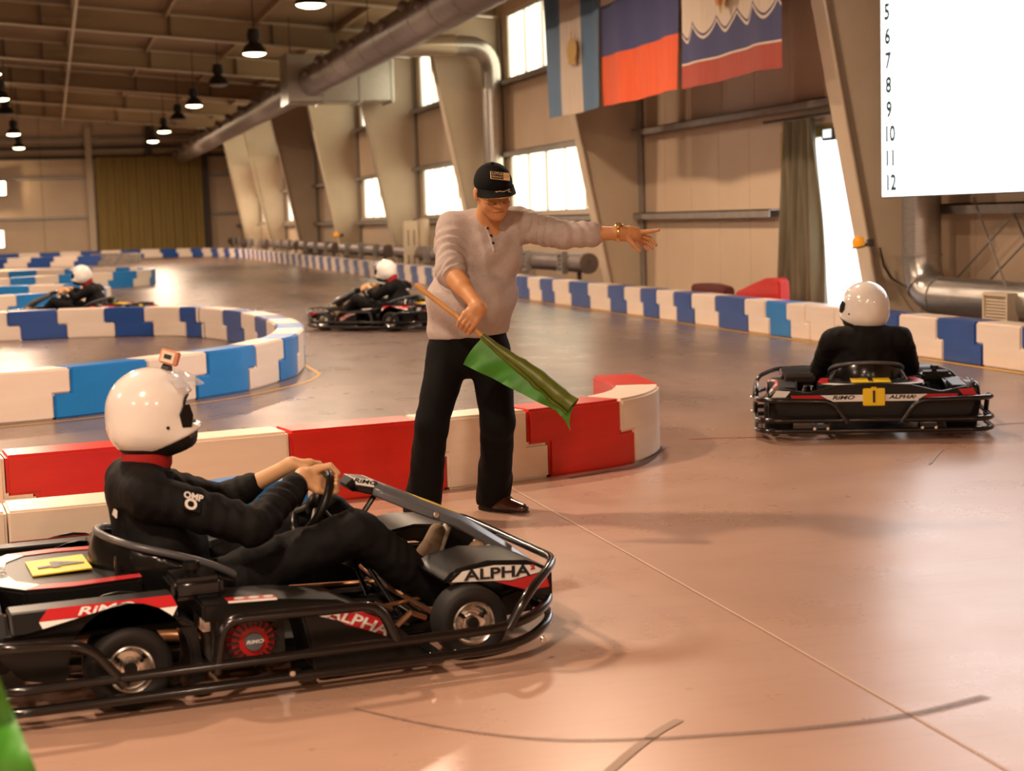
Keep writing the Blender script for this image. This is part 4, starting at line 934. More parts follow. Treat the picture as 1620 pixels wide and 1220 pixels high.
    obj('inner_panel', MB().prism([(.40, .046), (1.0, .046), (1.0, .12), (.86, .2), (.40, .25)], .345, .375).mesh('inner_panel', bevel=.006, seg=1), 'blackmatte', K)
    # engine, starter, tank on the right
    eng = obj('engine', MB().box((.27, -.50, .055), (.50, -.30, .22)).mesh('engine', bevel=.012), 'darksteel', K)
    Ts = Matrix.Translation((.385, -.50, .145)) @ Matrix.Rotation(PI/2, 4, 'X')
    st = obj('recoil_starter', MB().lathe([(0, 0), (.078, 0), (.078, .035), (.068, .055), (.03, .062), (0, .062)], 32).mesh('recoil_starter', smooth=True), mat('starter_red', (.42, .012, .01), .35) if 'starter_red' not in bpy.data.materials else bpy.data.materials['starter_red'], eng, T=Ts)
    for i in range(20):
        a = 2*PI*i/20; obj('vent_slot', MB().box((.036, -.0035, .05), (.073, .0035, .064)).mesh('vent_slot') if i == 0 and 'vent_slot' not in bpy.data.meshes else bpy.data.meshes['vent_slot'], 'dblack', st, T=Matrix.Rotation(a, 4, 'Z') @ Matrix.Rotation(math.radians(9), 4, 'Y') @ Matrix.Translation((0, 0, .0075)))
    obj('starter_cap', MB().lathe([(0, 0), (.03, 0), (.028, .01), (0, .011)], 20, Matrix.Translation((0, 0, .06))).mesh('starter_cap', smooth=True), 'nassau', st)
    lettering('RiMO', .016, 'dwhite', st, (0, 0, .0725), (1, 0, 0), (0, 0, 1), shear=.3, sx=1.4, bold=.0004, extrude=.0006)
    obj('carburettor', MB().box((.24, -.48, .17), (.29, -.36, .225)).mesh('carburettor', bevel=.008), 'chrome', K)
    obj('exhaust', MB().tube(smoothpath([(.30, -.30, .1), (.2, -.26, .12), (-.15, -.26, .12), (-.33, -.15, .12)], .06), .022, 10).mesh('exhaust', smooth=True), 'copper', K)
    tk = obj('fuel_tank', MB().box((.15, -.53, .285), (.31, -.34, .352)).mesh('fuel_tank', bevel=.018, seg=3, smooth=True), 'black', K)
    obj('fuel_cap', MB().lathe([(0, 0), (.016, 0), (.016, .014), (.028, .016), (.026, .036), (.012, .04), (0, .04)], 14, Matrix.Translation((.23, -.43, .35))).mesh('fuel_cap', smooth=True), 'blackmatte', tk)
    obj('air_box', MB().prism([(.02, .30), (.04, .335), (.12, .36), (.20, .355), (.22, .30)], .33, .52).mesh('air_box', bevel=.012, seg=2, smooth=True), 'black', K)
    # rear cover with number
    U = [(.10, -.30), (-.12, -.33), (-.26, -.31), (-.34, -.2), (-.37, 0), (-.34, .2), (-.26, .31), (-.12, .33), (.10, .30), (.06, .0)]
    rc = obj('rear_cover', MB().prism(U, .24, .325, axis='z').mesh('rear_cover', bevel=.01, seg=2, smooth=True), 'blackmatte', K)
    U2 = [(x*.80 if x < 0 else x, y*.80) for x, y in U[:-1]]
    zt = .3265
    for i in range(8):
        a, b = U[i], U[i+1]; a2, b2 = U2[i], U2[i+1]
        mred = i in (0, 1, 6, 7)
        quadpatch('decal_red' if mred else 'decal_white', [(*[v*.985 for v in a], zt), (*[v*.985 for v in b], zt), (*b2, zt), (*a2, zt)][::-1], 'dred' if mred else 'dwhite', rc)
    lettering('ALPHA', .045, 'dblack', rc, (-.305, 0, zt+.002), (0, -1, 0), (0, 0, 1), sx=1.4, bold=.001, extrude=.001)
    pl = quadpatch('number_plate', [(-.215, -.12, .3275), (-.03, -.12, .334), (-.03, .12, .334), (-.215, .12, .3275)], 'dyellow', rc, th=.004)
    if number: lettering(number, .20, 'dblack', pl, (-.125, 0, .3365), (0, -1, 0), (-.034, 0, 1), sx=1.0, bold=.004, extrude=.001)
    # rear fascia
    Fy = [(-.57, .14), (-.615, .25), (-.56, .318), (-.40, .285), (-.22, .33), (0, .338), (.22, .33), (.40, .285), (.56, .318), (.615, .25), (.57, .14), (.30, .115), (-.30, .115)]
    rf = obj('rear_fascia', MB().prism(Fy, -.385, -.335, axis='x').mesh('rear_fascia', bevel=.008, seg=2, smooth=True), 'blackmatte', K)
    x = -.387
    quadpatch('decal_white', [(x, .32, .272), (x, -.32, .272), (x, -.25, .232), (x, .25, .232)][::-1], 'dwhite', rf)
    for s in (-1, 1):
        q = [(x, s*.325, .272), (x, s*.50, .272), (x, s*.49, .25), (x, s*.29, .25)]; quadpatch('decal_red', q if s < 0 else q[::-1], 'dred', rf)
        q = [(x, s*.615, .262), (x, s*.585, .305), (x, s*.50, .298), (x, s*.53, .262)]; quadpatch('decal_white' if s > 0 else 'decal_red', q[::-1] if s < 0 else q, 'dwhite' if s > 0 else 'dred', rf)
    lettering('RiMO', .032, 'dblack', rf, (x-.003, .185, .256), (0, -1, 0), (-1, 0, 0), shear=.3, sx=1.7, bold=.0008, extrude=.001)
    lettering('ALPHA', .032, 'dblack', rf, (x-.003, -.165, .256), (0, -1, 0), (-1, 0, 0), shear=.2, sx=1.5, bold=.0008, extrude=.001)
    lettering('2', .018, 'dred', rf, (x-.003, -.245, .260), (0, -1, 0), (-1, 0, 0), sx=1.5, bold=.0008, extrude=.001)
    obj('lower_lip', MB().box((-.40, -.2, .105), (-.34, .2, .125)).mesh('lower_lip', bevel=.004), 'tube', rf)
    np_ = obj('number_plate', MB().box((-.402, -.066, .205), (-.392, .066, .312)).box((-.402, -.02, .312), (-.392, .02, .32)).mesh('number_plate', bevel=.004), 'dyellow', rf)
    if number: lettering(number, .10, 'dblack', np_, (-.404, 0, .258), (0, -1, 0), (-1, 0, 0), bold=.002, extrude=.001)
    # seat
    if SEAT_ME is None:
        SEAT_ME = sdf_mesh('seat', [ell((.27, 0, .31), (.30, .245, .275), k=.001), ell((.29, 0, .335), (.288, .222, .27), k=.01, op='-'), cut((.03, 0, .43), (.42, 0, 1)), cut((0, 0, .05), (0, 0, -1))], .01)
    se = obj('seat', SEAT_ME, 'black', K)
    rim = [(.44, .18, .262), (.34, .222, .325), (.22, .236, .372), (.10, .205, .405), (.03, .12, .425), (.0, 0, .432)]
    obj('seat_rim', MB().tube(smoothpath(rim+[(a, -b, c) for a, b, c in rim[-2::-1]], .08), .013, 10).mesh('seat_rim', smooth=True), 'greyrim', se)
    for s in (-1, 1): obj('seat_stay', MB().tube([(.04, s*.2, .38), (.0, s*.36, .12)], .01, 8).mesh('seat_stay', smooth=True), 'tube', K)
    # steering
    c0 = Vector((.735, 0, .462)); upv = Vector((.48, 0, .877)); ly = Vector((0, 1, 0)); nv = Vector((-.877, 0, .48))
    sw = obj('steering_wheel', MB().tube([c0+upv*(.118*math.cos(a))+ly*(.14*math.sin(a)) for a in np.linspace(0, 2*PI, 33)[:-1]], .0145, 10, closed=True).mesh('steering_wheel', smooth=True), 'blackmatte', K)
    for a in (0, 2.1, -2.1): obj('spoke', MB().tube([c0-nv*.02, c0+upv*(.112*math.cos(a))+ly*(.133*math.sin(a))], .011, 8).mesh('spoke', smooth=True), 'darksteel', sw)
    obj('steering_pad', MB().lathe([(0, -.01), (.045, -.01), (.045, .012), (.03, .022), (0, .024)], 16, frame(c0-nv*.015, ly, nv)).mesh('steering_pad', smooth=True), 'blackmatte', sw)
    obj('steering_column', MB().tube([c0-nv*.02, (1.02, 0, .12)], .011, 8).mesh('steering_column', smooth=True), 'tube', K)
    for s in (-1, 1): obj('column_stay', MB().tube([(.84, s*.02, .35), (.98, s*.2, .07)], .009, 8).mesh('column_stay', smooth=True), 'tube', K)
    obj('fairing_stay', MB().tube([(.86, 0, .33), (.96, 0, .46)], .01, 8).mesh('fairing_stay', smooth=True), 'tube', K)
    # front fairing panel in front of the wheel
    secs = [(.845, .515, .055, .035), (.87, .540, .078, .045), (.94, .528, .088, .05), (.98, .508, .105, .05), (1.10, .452, .125, .052), (1.24, .388, .132, .05), (1.40, .278, .135, .045), (1.50, .202, .12, .035), (1.52, .185, .10, .02)]
    def fsec(i):
        x, z, w_, t_ = secs[i]; a = Vector((secs[min(i+1, 8)][0]-secs[max(i-1, 0)][0], 0, secs[min(i+1, 8)][1]-secs[max(i-1, 0)][1])).normalized(); n_ = Vector((-a.z, 0, a.x)); c = Vector((x, 0, z))
        return [c+Vector((0, -w_, 0))-n_*t_, c+Vector((0, -w_*1.02, 0))-n_*t_*.45, c+Vector((0, -w_*.72, 0)), c+Vector((0, w_*.72, 0)), c+Vector((0, w_*1.02, 0))-n_*t_*.45, c+Vector((0, w_, 0))-n_*t_]
    def loft(i0, i1):
        mb = MB()
        V = []; n = i1-i0+1
        for i in range(i0, i1+1): V += fsec(i)
        Fc = []
        for i in range(n-1):
            for k in range(6): Fc.append((i*6+k, i*6+(k+1) % 6, (i+1)*6+(k+1) % 6, (i+1)*6+k))
        Fc += [tuple(range(6)), tuple(range((n-1)*6, n*6))]
        return mb.add(V, Fc)
    fp = obj('front_panel', loft(2, 8).mesh('front_panel', bevel=.004, seg=1, smooth=True, angle=30), 'nassau', K)
    hd = obj('panel_head', loft(0, 2).mesh('panel_head', bevel=.004, seg=1), 'blackmatte', fp)
    quadpatch('decal_white', [fsec(1)[2], fsec(2)[2], fsec(2)[3], fsec(1)[3]][::-1], 'dwhite', hd)
    quadpatch('decal_white', [fsec(1)[1], fsec(2)[1], fsec(2)[2], fsec(1)[2]], 'dwhite', hd)
    q0, q1 = fsec(2), fsec(3); quadpatch('decal_white', [q0[2], q1[2], q1[3], q0[3]][::-1], 'dwhite', fp)
    cc = (Vector(fsec(1)[1])+Vector(fsec(2)[2]))/2; e1 = Vector(fsec(2)[1])-Vector(fsec(1)[1]); nn = e1.cross(Vector(fsec(1)[2])-Vector(fsec(1)[1])).normalized()
    lettering('RiMO', .026, 'dblack', hd, cc+nn*.003, e1, nn, shear=.3, sx=1.3, bold=.0006, extrude=.0006)
    q0, q1 = fsec(4), fsec(5); pn = quadpatch('number_plate', [q0[2], q1[2], q1[3], q0[3]][::-1], 'dyellow', fp, th=.008)
    obj('panel_bolt', MB().lathe([(0, 0), (.012, 0), (.01, .006), (0, .007)], 12, frame(Vector(fsec(4)[1])*.6+Vector(fsec(5)[0])*.4+Vector((0, -.002, 0)), (1, 0, 0), (0, -1, .2))).mesh('panel_bolt', smooth=True), 'chrome', fp)
    obj('nose', MB().prism([(1.30, .05), (1.30, .13), (1.38, .15), (1.44, .12), (1.44, .06)], -.30, .30).mesh('nose', bevel=.012, seg=2, smooth=True), 'blackmatte', K)
    return K
KS = 1.02
def set_kart(K, pos, psi):
    K.location = (pos[0], pos[1], 0); K.rotation_euler = (0, 0, psi); K.scale = (KS, KS, KS)
k4 = make_kart('4', 'black go-kart numbered 4 with red and white trim, nearest the inner white barrier')
PSI4 = math.radians(6.5); c4 = gnd(213, 1128); lf4 = np.array([-math.sin(PSI4), math.cos(PSI4), 0]); O4 = c4+.655*KS*lf4; set_kart(k4, O4, PSI4)
k1 = make_kart('1', 'black go-kart numbered 1 seen from behind beside the wall barrier')
d_ = gnd(1565, 694)-gnd(1205, 698); PSI1 = math.atan2(d_[1], d_[0])+PI/2; m1 = (gnd(1205, 698)+gnd(1566, 694))/2; O1 = m1+.44*np.array([math.cos(PSI1), math.sin(PSI1), 0]); set_kart(k1, O1, PSI1)
km = make_kart(None, 'black go-kart with orange-red trim passing behind the flag man')
va = math.atan2(RH[1], RH[0]); PSIM = va+PI-math.radians(30); pm_ = gnd(618, 525); fwm = np.array([math.cos(PSIM), math.sin(PSIM), 0]); lfm = np.array([-fwm[1], fwm[0], 0]); OM = pm_-.655*lfm; set_kart(km, OM, PSIM)
kf = copy_tree(km); kf['label'] = 'go-kart mostly hidden by the blue and white loop at the left'
PSIF = va+PI-math.radians(8); OF = atd(182, 500, 24.4)[:2]; OF = np.array([OF[0], OF[1], 0]); set_kart(kf, OF, PSIF)

# ================================================================== PEOPLE
from mathutils.bvhtree import BVHTree
def bvh(me):
    return BVHTree.FromPolygons([v.co.copy() for v in me.vertices], [tuple(p.vertices) for p in me.polygons])
def unit(v): v = np.array(v, float); return v/np.linalg.norm(v)
def grip(c, t, w, rad=.024, ts=1, n=4, fr=.0092):
    """hand closed round a bar: c bar point, t bar axis, w from bar to wrist; ts = thumb end along t"""
    c = np.array(c, float); t = unit(t); w = np.array(w, float); w = unit(w-t*(w@t)); u = np.cross(t, w); P = []
    def p(i, th, R): th = math.radians(th); return c+t*i+R*(math.cos(th)*w+math.sin(th)*u)
    for j in range(n):
        i = (j-(n-1)/2)*-.0212*ts; L = [1.0, 1.06, 1.0, .86][j]
        a, b, d, e = p(i, 35, .042), p(i, 95, .036*L), p(i*.97, 165, .030), p(i*.95, 235, .026)
        P += [cap(a, b, fr*1.1, fr*1.03, k=.003), cap(b, d, fr*1.03, fr, k=.0015), cap(d, e, fr, fr*.85, k=.0015)]
    wr = c+w*.095+u*.012
    P += [cap(p(-.030*ts, 30, .046), wr-t*.018*ts, .014, .020, k=.02), cap(p(.030*ts, 30, .044), wr+t*.012*ts, .015, .020, k=.02), cap(p(0, 25, .05), wr, .017, .022, k=.02)]
    tb = p(.036*ts, -10, .052); t1 = p(.040*ts, -70, .036); t2 = p(.030*ts, -140, .029)
    P += [cap(wr+t*.02*ts, tb, .017, .014, k=.015), cap(tb, t1, .0135, .0115, k=.008), cap(t1, t2, .0115, .009, k=.004)]
    return P, wr
def cloth(seed, A=.006, sc=(9, 9, 5), B=.0025):
    def f(V):
        a = vnoise(V*np.array(sc), seed); b = vnoise(V*np.array(sc)*2.3+5, seed+3); c = vnoise(V*30, seed+7)
        return A*(1-2*np.abs(a))*.8+A*.5*b+B*c
    return f
def arm_folds(segs, amp=.005, freq=150.0):
    """cross folds along limbs: list of (a, b) axes"""
    def f(V):
        out = np.zeros(len(V))
        for a, b in segs:
            a = np.array(a, float); b = np.array(b, float); ba = b-a; L = np.linalg.norm(ba); t = (V-a)@ba/L/L; q = V-a-np.clip(t, 0, 1)[:, None]*ba; r = np.linalg.norm(q, axis=1)
            w = np.exp(-(r/.085)**4)*np.clip(1.2-np.abs(t-.5)*1.6, 0, 1)*((t > -.1) & (t < 1.1))
            ph = (V-a)@ba/L*freq+2.6*vnoise(V*14, 5)+1.5*np.sin(q@np.array([23., 17., 31.]))
            out += amp*w*np.sin(ph)*(.5+.5*vnoise(V*9, 9))
        return out
    return f
def add(*fs): return lambda V: sum(f(V) for f in fs)

# ---------------- driver (kart coordinates)
def driver_parts(elb=.27, lean=0.0, hand_a=40, exz=(.47, .445), bulk=1.0):
    def LN(p, amt=1.0):
        p = np.array(p, float); f = max(0, p[2]-.22)/.6; p[0] += lean*f*amt; p[2] -= lean*.22*f; return p
    c0 = np.array([.735, 0, .462]); upv = np.array([.48, 0, .877]); ly = np.array([0, 1., 0]); nv = np.array([-.877, 0, .48])
    skin = [ell(LN((.19, 0, .81)), (.10, .078, .12), k=.01), cap(LN((.165, 0, .60)), LN((.18, 0, .74)), .058, .056), cap((.24, 0, .24), LN((.16, 0, .54)), .09, .09, n=(0, 1, 0), s=1.4)]
    suit = [cap((.26, 0, .20), LN((.195, 0, .40)), .125, .125*bulk, n=(0, 1, 0), s=1.32, k=.03), cap(LN((.195, 0, .40)), LN((.155, 0, .535)), .125*bulk, .105*bulk, n=(0, 1, 0), s=1.55, k=.03), ell(LN((.22, 0, .36)), (.14, .17*bulk, .14), k=.04),
            cap(LN((.148, -.155*bulk, .575)), LN((.148, .155*bulk, .575)), .075, .075, k=.04), cap(LN((.155, 0, .57)), LN((.178, 0, .612)), .095, .078, k=.03)]
    segs = []; cuffs = []
    for s in (-1, 1):
        a = math.radians(hand_a if s < 0 else hand_a+6)
        g = c0+upv*(.118*math.cos(a))+ly*(s*.14*math.sin(a)); tan = -upv*math.sin(a)*.118+ly*s*.14*math.cos(a)
        sh = LN([.15, s*.195*bulk, .565]); el = np.array([exz[0], s*elb, exz[1]])
        w_ = unit(el-g)+nv*.5
        G, wr = grip(g, tan, w_, ts=-1); skin += G
        skin += [cap(el, wr, .036, .026, k=.015), cap(sh, el, .044, .036), cap(sh, LN((.15, 0, .57)), .05, .06)]
        cu = el+(wr-el)*(.80 if s < 0 else .45)
        suit += [cap(sh, el, .072, .060, k=.03), cap(el, cu, .060, .046, k=.02)]
        segs += [(sh, el), (el, cu)]
        hip = np.array([.29, s*.10, .20]); kn = np.array([.84, s*.175, .375]); an = np.array([1.125, s*.145, .135])
        suit += [cap(hip, kn, .098, .074, k=.03), cap(kn, an, .074, .060, k=.02)]; segs += [(hip, kn), (kn, an)]
        skin += [cap(hip, kn, .06, .05), cap(kn, an, .045, .035), cap(an, an+np.array([.1, 0, .08]), .032, .03), cap(hip, (.24, 0, .24), .06, .07)]
    return skin, suit, segs, LN
def make_helmet(parent, T, cam_on=False, open_visor=True):
    """helmet in its own frame: origin at skull centre, x forward"""
    P = [ell((0, 0, .005), (.150, .126, .142), k=.001), ell((.082, 0, -.092), (.090, .110, .088), k=.05), ell((-.02, 0, -.06), (.12, .115, .09), k=.04)]
    port = [rbox((.165, 0, .008), (.085, .108, .048), rr=.04, k=.012, op='-')]
    cuts = [cut((.0, 0, -.118), (.40, 0, -1))]
    if 'helmet_shell' not in bpy.data.meshes:
        sh_me = sdf_mesh('helmet_shell', P+port+cuts+[ell((0.0, 0, -.01), (.128, .104, .12), k=.004, op='-'), ell((.07, 0, -.09), (.066, .084, .06), k=.004, op='-')], .006, smooth=1)
        ln = [dict(p) for p in P]
        lin = sdf_mesh('helmet_lining', [ell((0, 0, 0), (.138, .114, .13), k=.001), ell((.07, 0, -.085), (.076, .096, .074), k=.05), ell((-.02, 0, -.07), (.112, .108, .09), k=.04)]+[rbox((.175, 0, .008), (.075, .098, .04), rr=.035, k=.01, op='-'), cut((0, 0, -.162), (.34, 0, -1)), ell((0, 0, -.03), (.095, .085, .12), k=.01, op='-')], .007)
    sh = obj('helmet', bpy.data.meshes['helmet_shell'], 'helmet', parent, T=T)
    obj('lining', bpy.data.meshes['helmet_lining'], 'helmetdark', sh)
    a0, a1 = (1.9, 2.75) if open_visor else (.0, .0)
    if open_visor:
        def vf(u, v):
            a = (u-.5)*2*1.25; el_ = .42+v*.42; r = .162+.02*(1-v)
            return (r*math.cos(a)*math.cos(el_)+.012*(1-v), .134*math.sin(a)*1.0*(.55+.45*math.cos(el_)), r*math.sin(el_)+.01)
        obj('visor', MB().grid(vf, 20, 8).mesh('visor', smooth=True, solid=.003), 'visor', sh)
    for s in (-1, 1):
        obj('pivot_trim', MB().prism([(-.02, -.035), (.012, -.045), (.03, -.01), (.028, .03), (.005, .035), (-.018, .01)], 0, .006, axis='z').mesh('pivot_trim', bevel=.002, seg=1), 'blackmatte', sh, T=frame((.088, s*.106, -.01), (1, 0, .25), (.35, s, 0)))
        obj('vent', MB().lathe([(0, 0), (.006, 0), (.005, .003), (0, .003)], 10).mesh('vent'), 'blackmatte', sh, T=frame((.03, s*.123, -.045), (1, 0, 0), (.1, s, -.1)))
        obj('buckle', MB().box((-.012, -.006, 0), (.012, .006, .004)).mesh('buckle', bevel=.001, seg=1), 'greyrim', sh, T=frame((.112, s*.088, -.078), (1, 0, .5), (.5, s, -.1)))
    if cam_on:
        cm = obj('action_camera', MB().box((-.018, -.03, .018), (.020, .03, .066)).mesh('action_camera', bevel=.004), mat('camera_case', (.75, .30, .16), .3), sh, T=Matrix.Translation((.055, -.005, .135)) @ Matrix.Rotation(math.radians(18), 4, 'Y') @ Matrix.Rotation(math.radians(62), 4, 'Z'))
        obj('camera_body', MB().box((-.022, -.022, .024), (-.017, .022, .06)).mesh('camera_body'), mat('camera_cream', (.75, .66, .52), .4), cm)
        obj('camera_screen', MB().box((-.025, -.012, .036), (-.021, .012, .05)).mesh('camera_screen'), 'dblack', cm)
        obj('camera_mount', MB().prism([(-.025, 0), (.03, 0), (.02, .012), (.008, .02), (-.008, .02), (-.02, .012)], -.012, .012).mesh('camera_mount'), 'blackmatte', cm)
    return sh
def shoe_prims(an, toe, sc=1.0):
    an = np.array(an, float); toe = np.array(toe, float); d = unit(toe-an)
    return [cap(an-d*.02, an+(toe-an)*.55, .042*sc, .040*sc, n=(0, 1, 0), s=1.0, k=.02), cap(an+(toe-an)*.5, toe, .040*sc, .030*sc, n=(0, 1, 0), s=1.15, k=.02), cap(an-d*.02, an+np.array([-.04, 0, .05]), .042*sc, .038*sc, k=.02)]
def make_driver(label, elb=.27, hand_a=40, h=.0075, cam_on=False, patch=True, helm_rot=0.0, helm_tilt=0.0, skinmat='skinpale', lean=0.0, exz=(.47, .445), bulk=1.0, hz=0.0, hs=1.0):
    skin, suit, segs, LN = driver_parts(elb, lean, hand_a, exz, bulk)
    bd = obj('person', sdf_mesh('person', skin, h*.8), skinmat); tag(bd, label, 'person', 'kart drivers')
    st = obj('racing_suit', sdf_mesh('racing_suit', suit, h, disp=add(cloth(3, .007, (10, 10, 7)), arm_folds(segs, .006, 120))), 'suit', bd)
    # collar
    obj('collar', MB().lathe([(.098, -.035), (.092, .0), (.086, .035), (.078, .036), (.08, 0), (.086, -.035)], 24, frame(LN((.176, 0, .602)), (1, 0, 0), (.28, 0, 1))).mesh('collar', smooth=True), 'suit', bd)
    obj('neck_warmer', MB().lathe([(.078, -.05), (.084, -.02), (.08, .01), (.086, .04), (.08, .09), (.07, .10)], 24, frame(LN((.185, 0, .675)), (1, 0, 0), (.2, 0, 1))).mesh('neck_warmer', smooth=True), 'balaclava', bd)
    make_helmet(bd, Matrix.Translation(LN((.205, 0, .815+hz))) @ Matrix.Rotation(helm_rot, 4, 'Z') @ Matrix.Rotation(helm_tilt, 4, 'Y') @ Matrix.Scale(hs, 4), cam_on)
    for s in (-1, 1):
        an = (1.15, s*.142, .10); toe = (1.235, s*.135, .285) if s > 0 else (1.29, s*.125, .26)
        so = obj('shoe', sdf_mesh('shoe', shoe_prims(an, toe), .007), 'trainer', bd)
        d = unit(np.array(toe)-np.array(an)); n_ = np.cross([0, 1, 0], d); n_ = n_ if n_[0] > 0 else -n_
        a = np.array(an)-d*.055+n_*.036; b = np.array(toe)+d*.03+n_*.03
        obj('sole', sdf_mesh('sole', [cap(a, b, .014, .012, n=(0, 1, 0), s=2.8)], .005), 'trainersole', so)
    if patch:
        bv = bvh(st.data)
        hit = bv.ray_cast(Vector((.27, -.7, .60)), Vector((0, 1, -.12)))
        if hit[0]:
            n_ = hit[1] if hit[1].y < 0 else -hit[1]; pa = obj('sleeve_patch', MB().box((-.03, -.036, -.004), (.03, .036, .0)).mesh('sleeve_patch'), 'suit', bd, T=frame(hit[0]+n_*.006, (1, 0, -.35), n_))
            lettering('OMP', .03, 'dwhite', pa, (0, .013, .001), (1, 0, 0), (0, 0, 1), sx=1.0, bold=.001, extrude=.001); lettering('O', .05, 'dwhite', pa, (-.004, -.016, .001), (1, 0, 0), (0, 0, 1), bold=.002, extrude=.001)
        hit = bv.ray_cast(Vector((-.3, -.06, .5)), Vector((1, 0, 0)))
        if hit[0]: obj('back_patch', MB().box((-.05, -.012, -.003), (.05, .012, .001)).mesh('back_patch'), 'dwhite', bd, T=frame(hit[0]-Vector((.004, 0, 0)), (0, -1, 0), (-1, 0, .1)))
    return bd
def seat_driver(D, K): D.location = K.location; D.rotation_euler = K.rotation_euler; D.scale = K.scale
dr4 = make_driver('driver in black suit and white helmet with red neck warmer, steering kart number 4', cam_on=True, h=.006); seat_driver(dr4, k4)
dr1 = make_driver('driver in black jacket and white helmet seen from behind in kart number 1', elb=.285, hand_a=75, patch=False, helm_rot=math.radians(48), h=.0075, exz=(.36, .37), bulk=1.12, hz=-.035, hs=1.06); seat_driver(dr1, k1)
drm = make_driver('driver in white helmet hunched over the wheel behind the flag man', elb=.24, hand_a=55, h=.009, helm_tilt=math.radians(6), lean=.27); seat_driver(drm, km)
drf = copy_tree(drm); drf['label'] = 'driver in white helmet above the blue and white loop at the left'; seat_driver(drf, kf)

# ---------------- flag man
D0 = float((gnd(735, 822)-CAM)@FH)
def MP(x, y, d=0.0): return atd(x, y, D0-d)
UZ = np.array([0, 0, 1.]); TC = -FH                      # up, towards the camera
sR, eR, wR = MP(714, 364, .05), MP(711, 428, .22), MP(734, 480, .40)     # his right arm (left in the picture)
sL, eL, wL = MP(820, 354, .02), MP(892, 371, .19), MP(980, 369, .22)     # his left arm, pointing
stk0, stk1 = MP(657, 450, .34), MP(906, 642, .56); sdir = unit(stk1-stk0)
hf = unit(TC*.90+RH*.26-UZ*.33); hs_ = unit(RH-hf*(RH@hf)); hu = np.cross(hs_, hf); hu = hu if hu[2] > 0 else -hu
HC = MP(780, 303, .17); HR = np.array([hs_, hf, hu])
def H(a, b, c): return HC+hs_*a+hf*b+hu*c
gc = stk0+sdir*float((MP(742, 508, .43)-stk0)@sdir)
G, wrR = grip(gc, sdir, wR-gc, ts=-1)
man = [ell(H(0, -.01, .02), (.076, .097, .10), HR, k=.02), ell(H(0, .025, -.055), (.064, .068, .058), HR, k=.04), ell(H(0, .062, -.098), (.034, .026, .024), HR, k=.03),
       ell(H(-.036, .066, -.035), (.024, .022, .026), HR, k=.02), ell(H(.036, .066, -.035), (.024, .022, .026), HR, k=.02),
       ell(H(-.03, .088, .008), (.016, .012, .011), HR, k=.006, op='-'), ell(H(.03, .088, .008), (.016, .012, .011), HR, k=.006, op='-'),
       cap(H(0, .090, .012), H(0, .116, -.030), .010, .0145, k=.008), ell(H(-.014, .102, -.035), (.010, .012, .008), HR, k=.005), ell(H(.014, .102, -.035), (.010, .012, .008), HR, k=.005),
       ell(H(0, .088, -.064), (.024, .010, .006), HR, k=.008), ell(H(0, .086, -.075), (.020, .010, .006), HR, k=.006),
       ell(H(-.080, -.008, -.005), (.011, .022, .033), HR, k=.008), ell(H(.080, -.008, -.005), (.011, .022, .033), HR, k=.008),
       cap(H(0, -.035, -.06), MP(768, 366, .05), .058, .066, k=.03),
       cap(MP(768, 375, .03), MP(744, 500, .0), .10, .10, n=RH, s=1.3, k=.03), cap(MP(728, 358, .04), MP(806, 356, .03), .055, .055, k=.03),
       cap(sR, eR, .046, .042, k=.02), cap(eR, wrR, .046, .030, k=.015), cap(eR+(wrR-eR)*.12, eR+(wrR-eR)*.45, .046, .042, k=.02),
       cap(sL, eL, .046, .042, k=.02), cap(eL, wL, .044, .029, k=.015), cap(eL+(wL-eL)*.15, eL+(wL-eL)*.5, .046, .040, k=.02)]+G
# pointing hand
man += [cap(wL, MP(1004, 371, .21), .028, .026, k=.02, n=UZ, s=1.25), cap(MP(996, 370, .21), MP(1010, 371, .20), .024, .018, n=UZ, s=1.5, k=.012),
        cap(MP(1010, 367, .21), MP(1026, 366.5, .22), .0105, .0098, k=.008), cap(MP(1026, 366.5, .22), MP(1042, 364, .23), .0098, .0078, k=.004),
        cap(MP(994, 377, .23), MP(1003, 388, .245), .014, .012, k=.012), cap(MP(1003, 388, .245), MP(1012, 397, .25), .012, .009, k=.004),
        cap(MP(1011, 372, .19), MP(1029, 377, .18), .0105, .010, k=.006), cap(MP(1029, 377, .18), MP(1038, 388, .19), .010, .008, k=.003),
        cap(MP(1010, 377, .17), MP(1025, 384, .155), .010, .0095, k=.005), cap(MP(1025, 384, .155), MP(1032, 393, .17), .0095, .008, k=.003),
        cap(MP(1007, 381, .155), MP(1019, 389, .135), .009, .0085, k=.005), cap(MP(1019, 389, .135), MP(1025, 396, .15), .0085, .007, k=.003)]
hipR, hipL = MP(708, 558, 0), MP(774, 558, 0)
knR, knL = MP(684, 672, .10), MP(788, 664, .04)
fR, fL = gnd(668, 822), gnd(782, 806)
anR, anL = fR+UZ*.09, fL+UZ*.09
man += [cap(hipR, knR, .07, .055, k=.02), cap(knR, anR, .052, .036, k=.02), cap(hipL, knL, .07, .055, k=.02), cap(knL, anL, .052, .036, k=.02), cap(MP(744, 500, 0), MP(742, 545, 0), .10, .10, n=RH, s=1.2, k=.03)]
person = obj('person', sdf_mesh('person', man, .0045), 'skin'); tag(person, 'man in grey henley shirt and black cap pointing while holding a green flag', 'person')
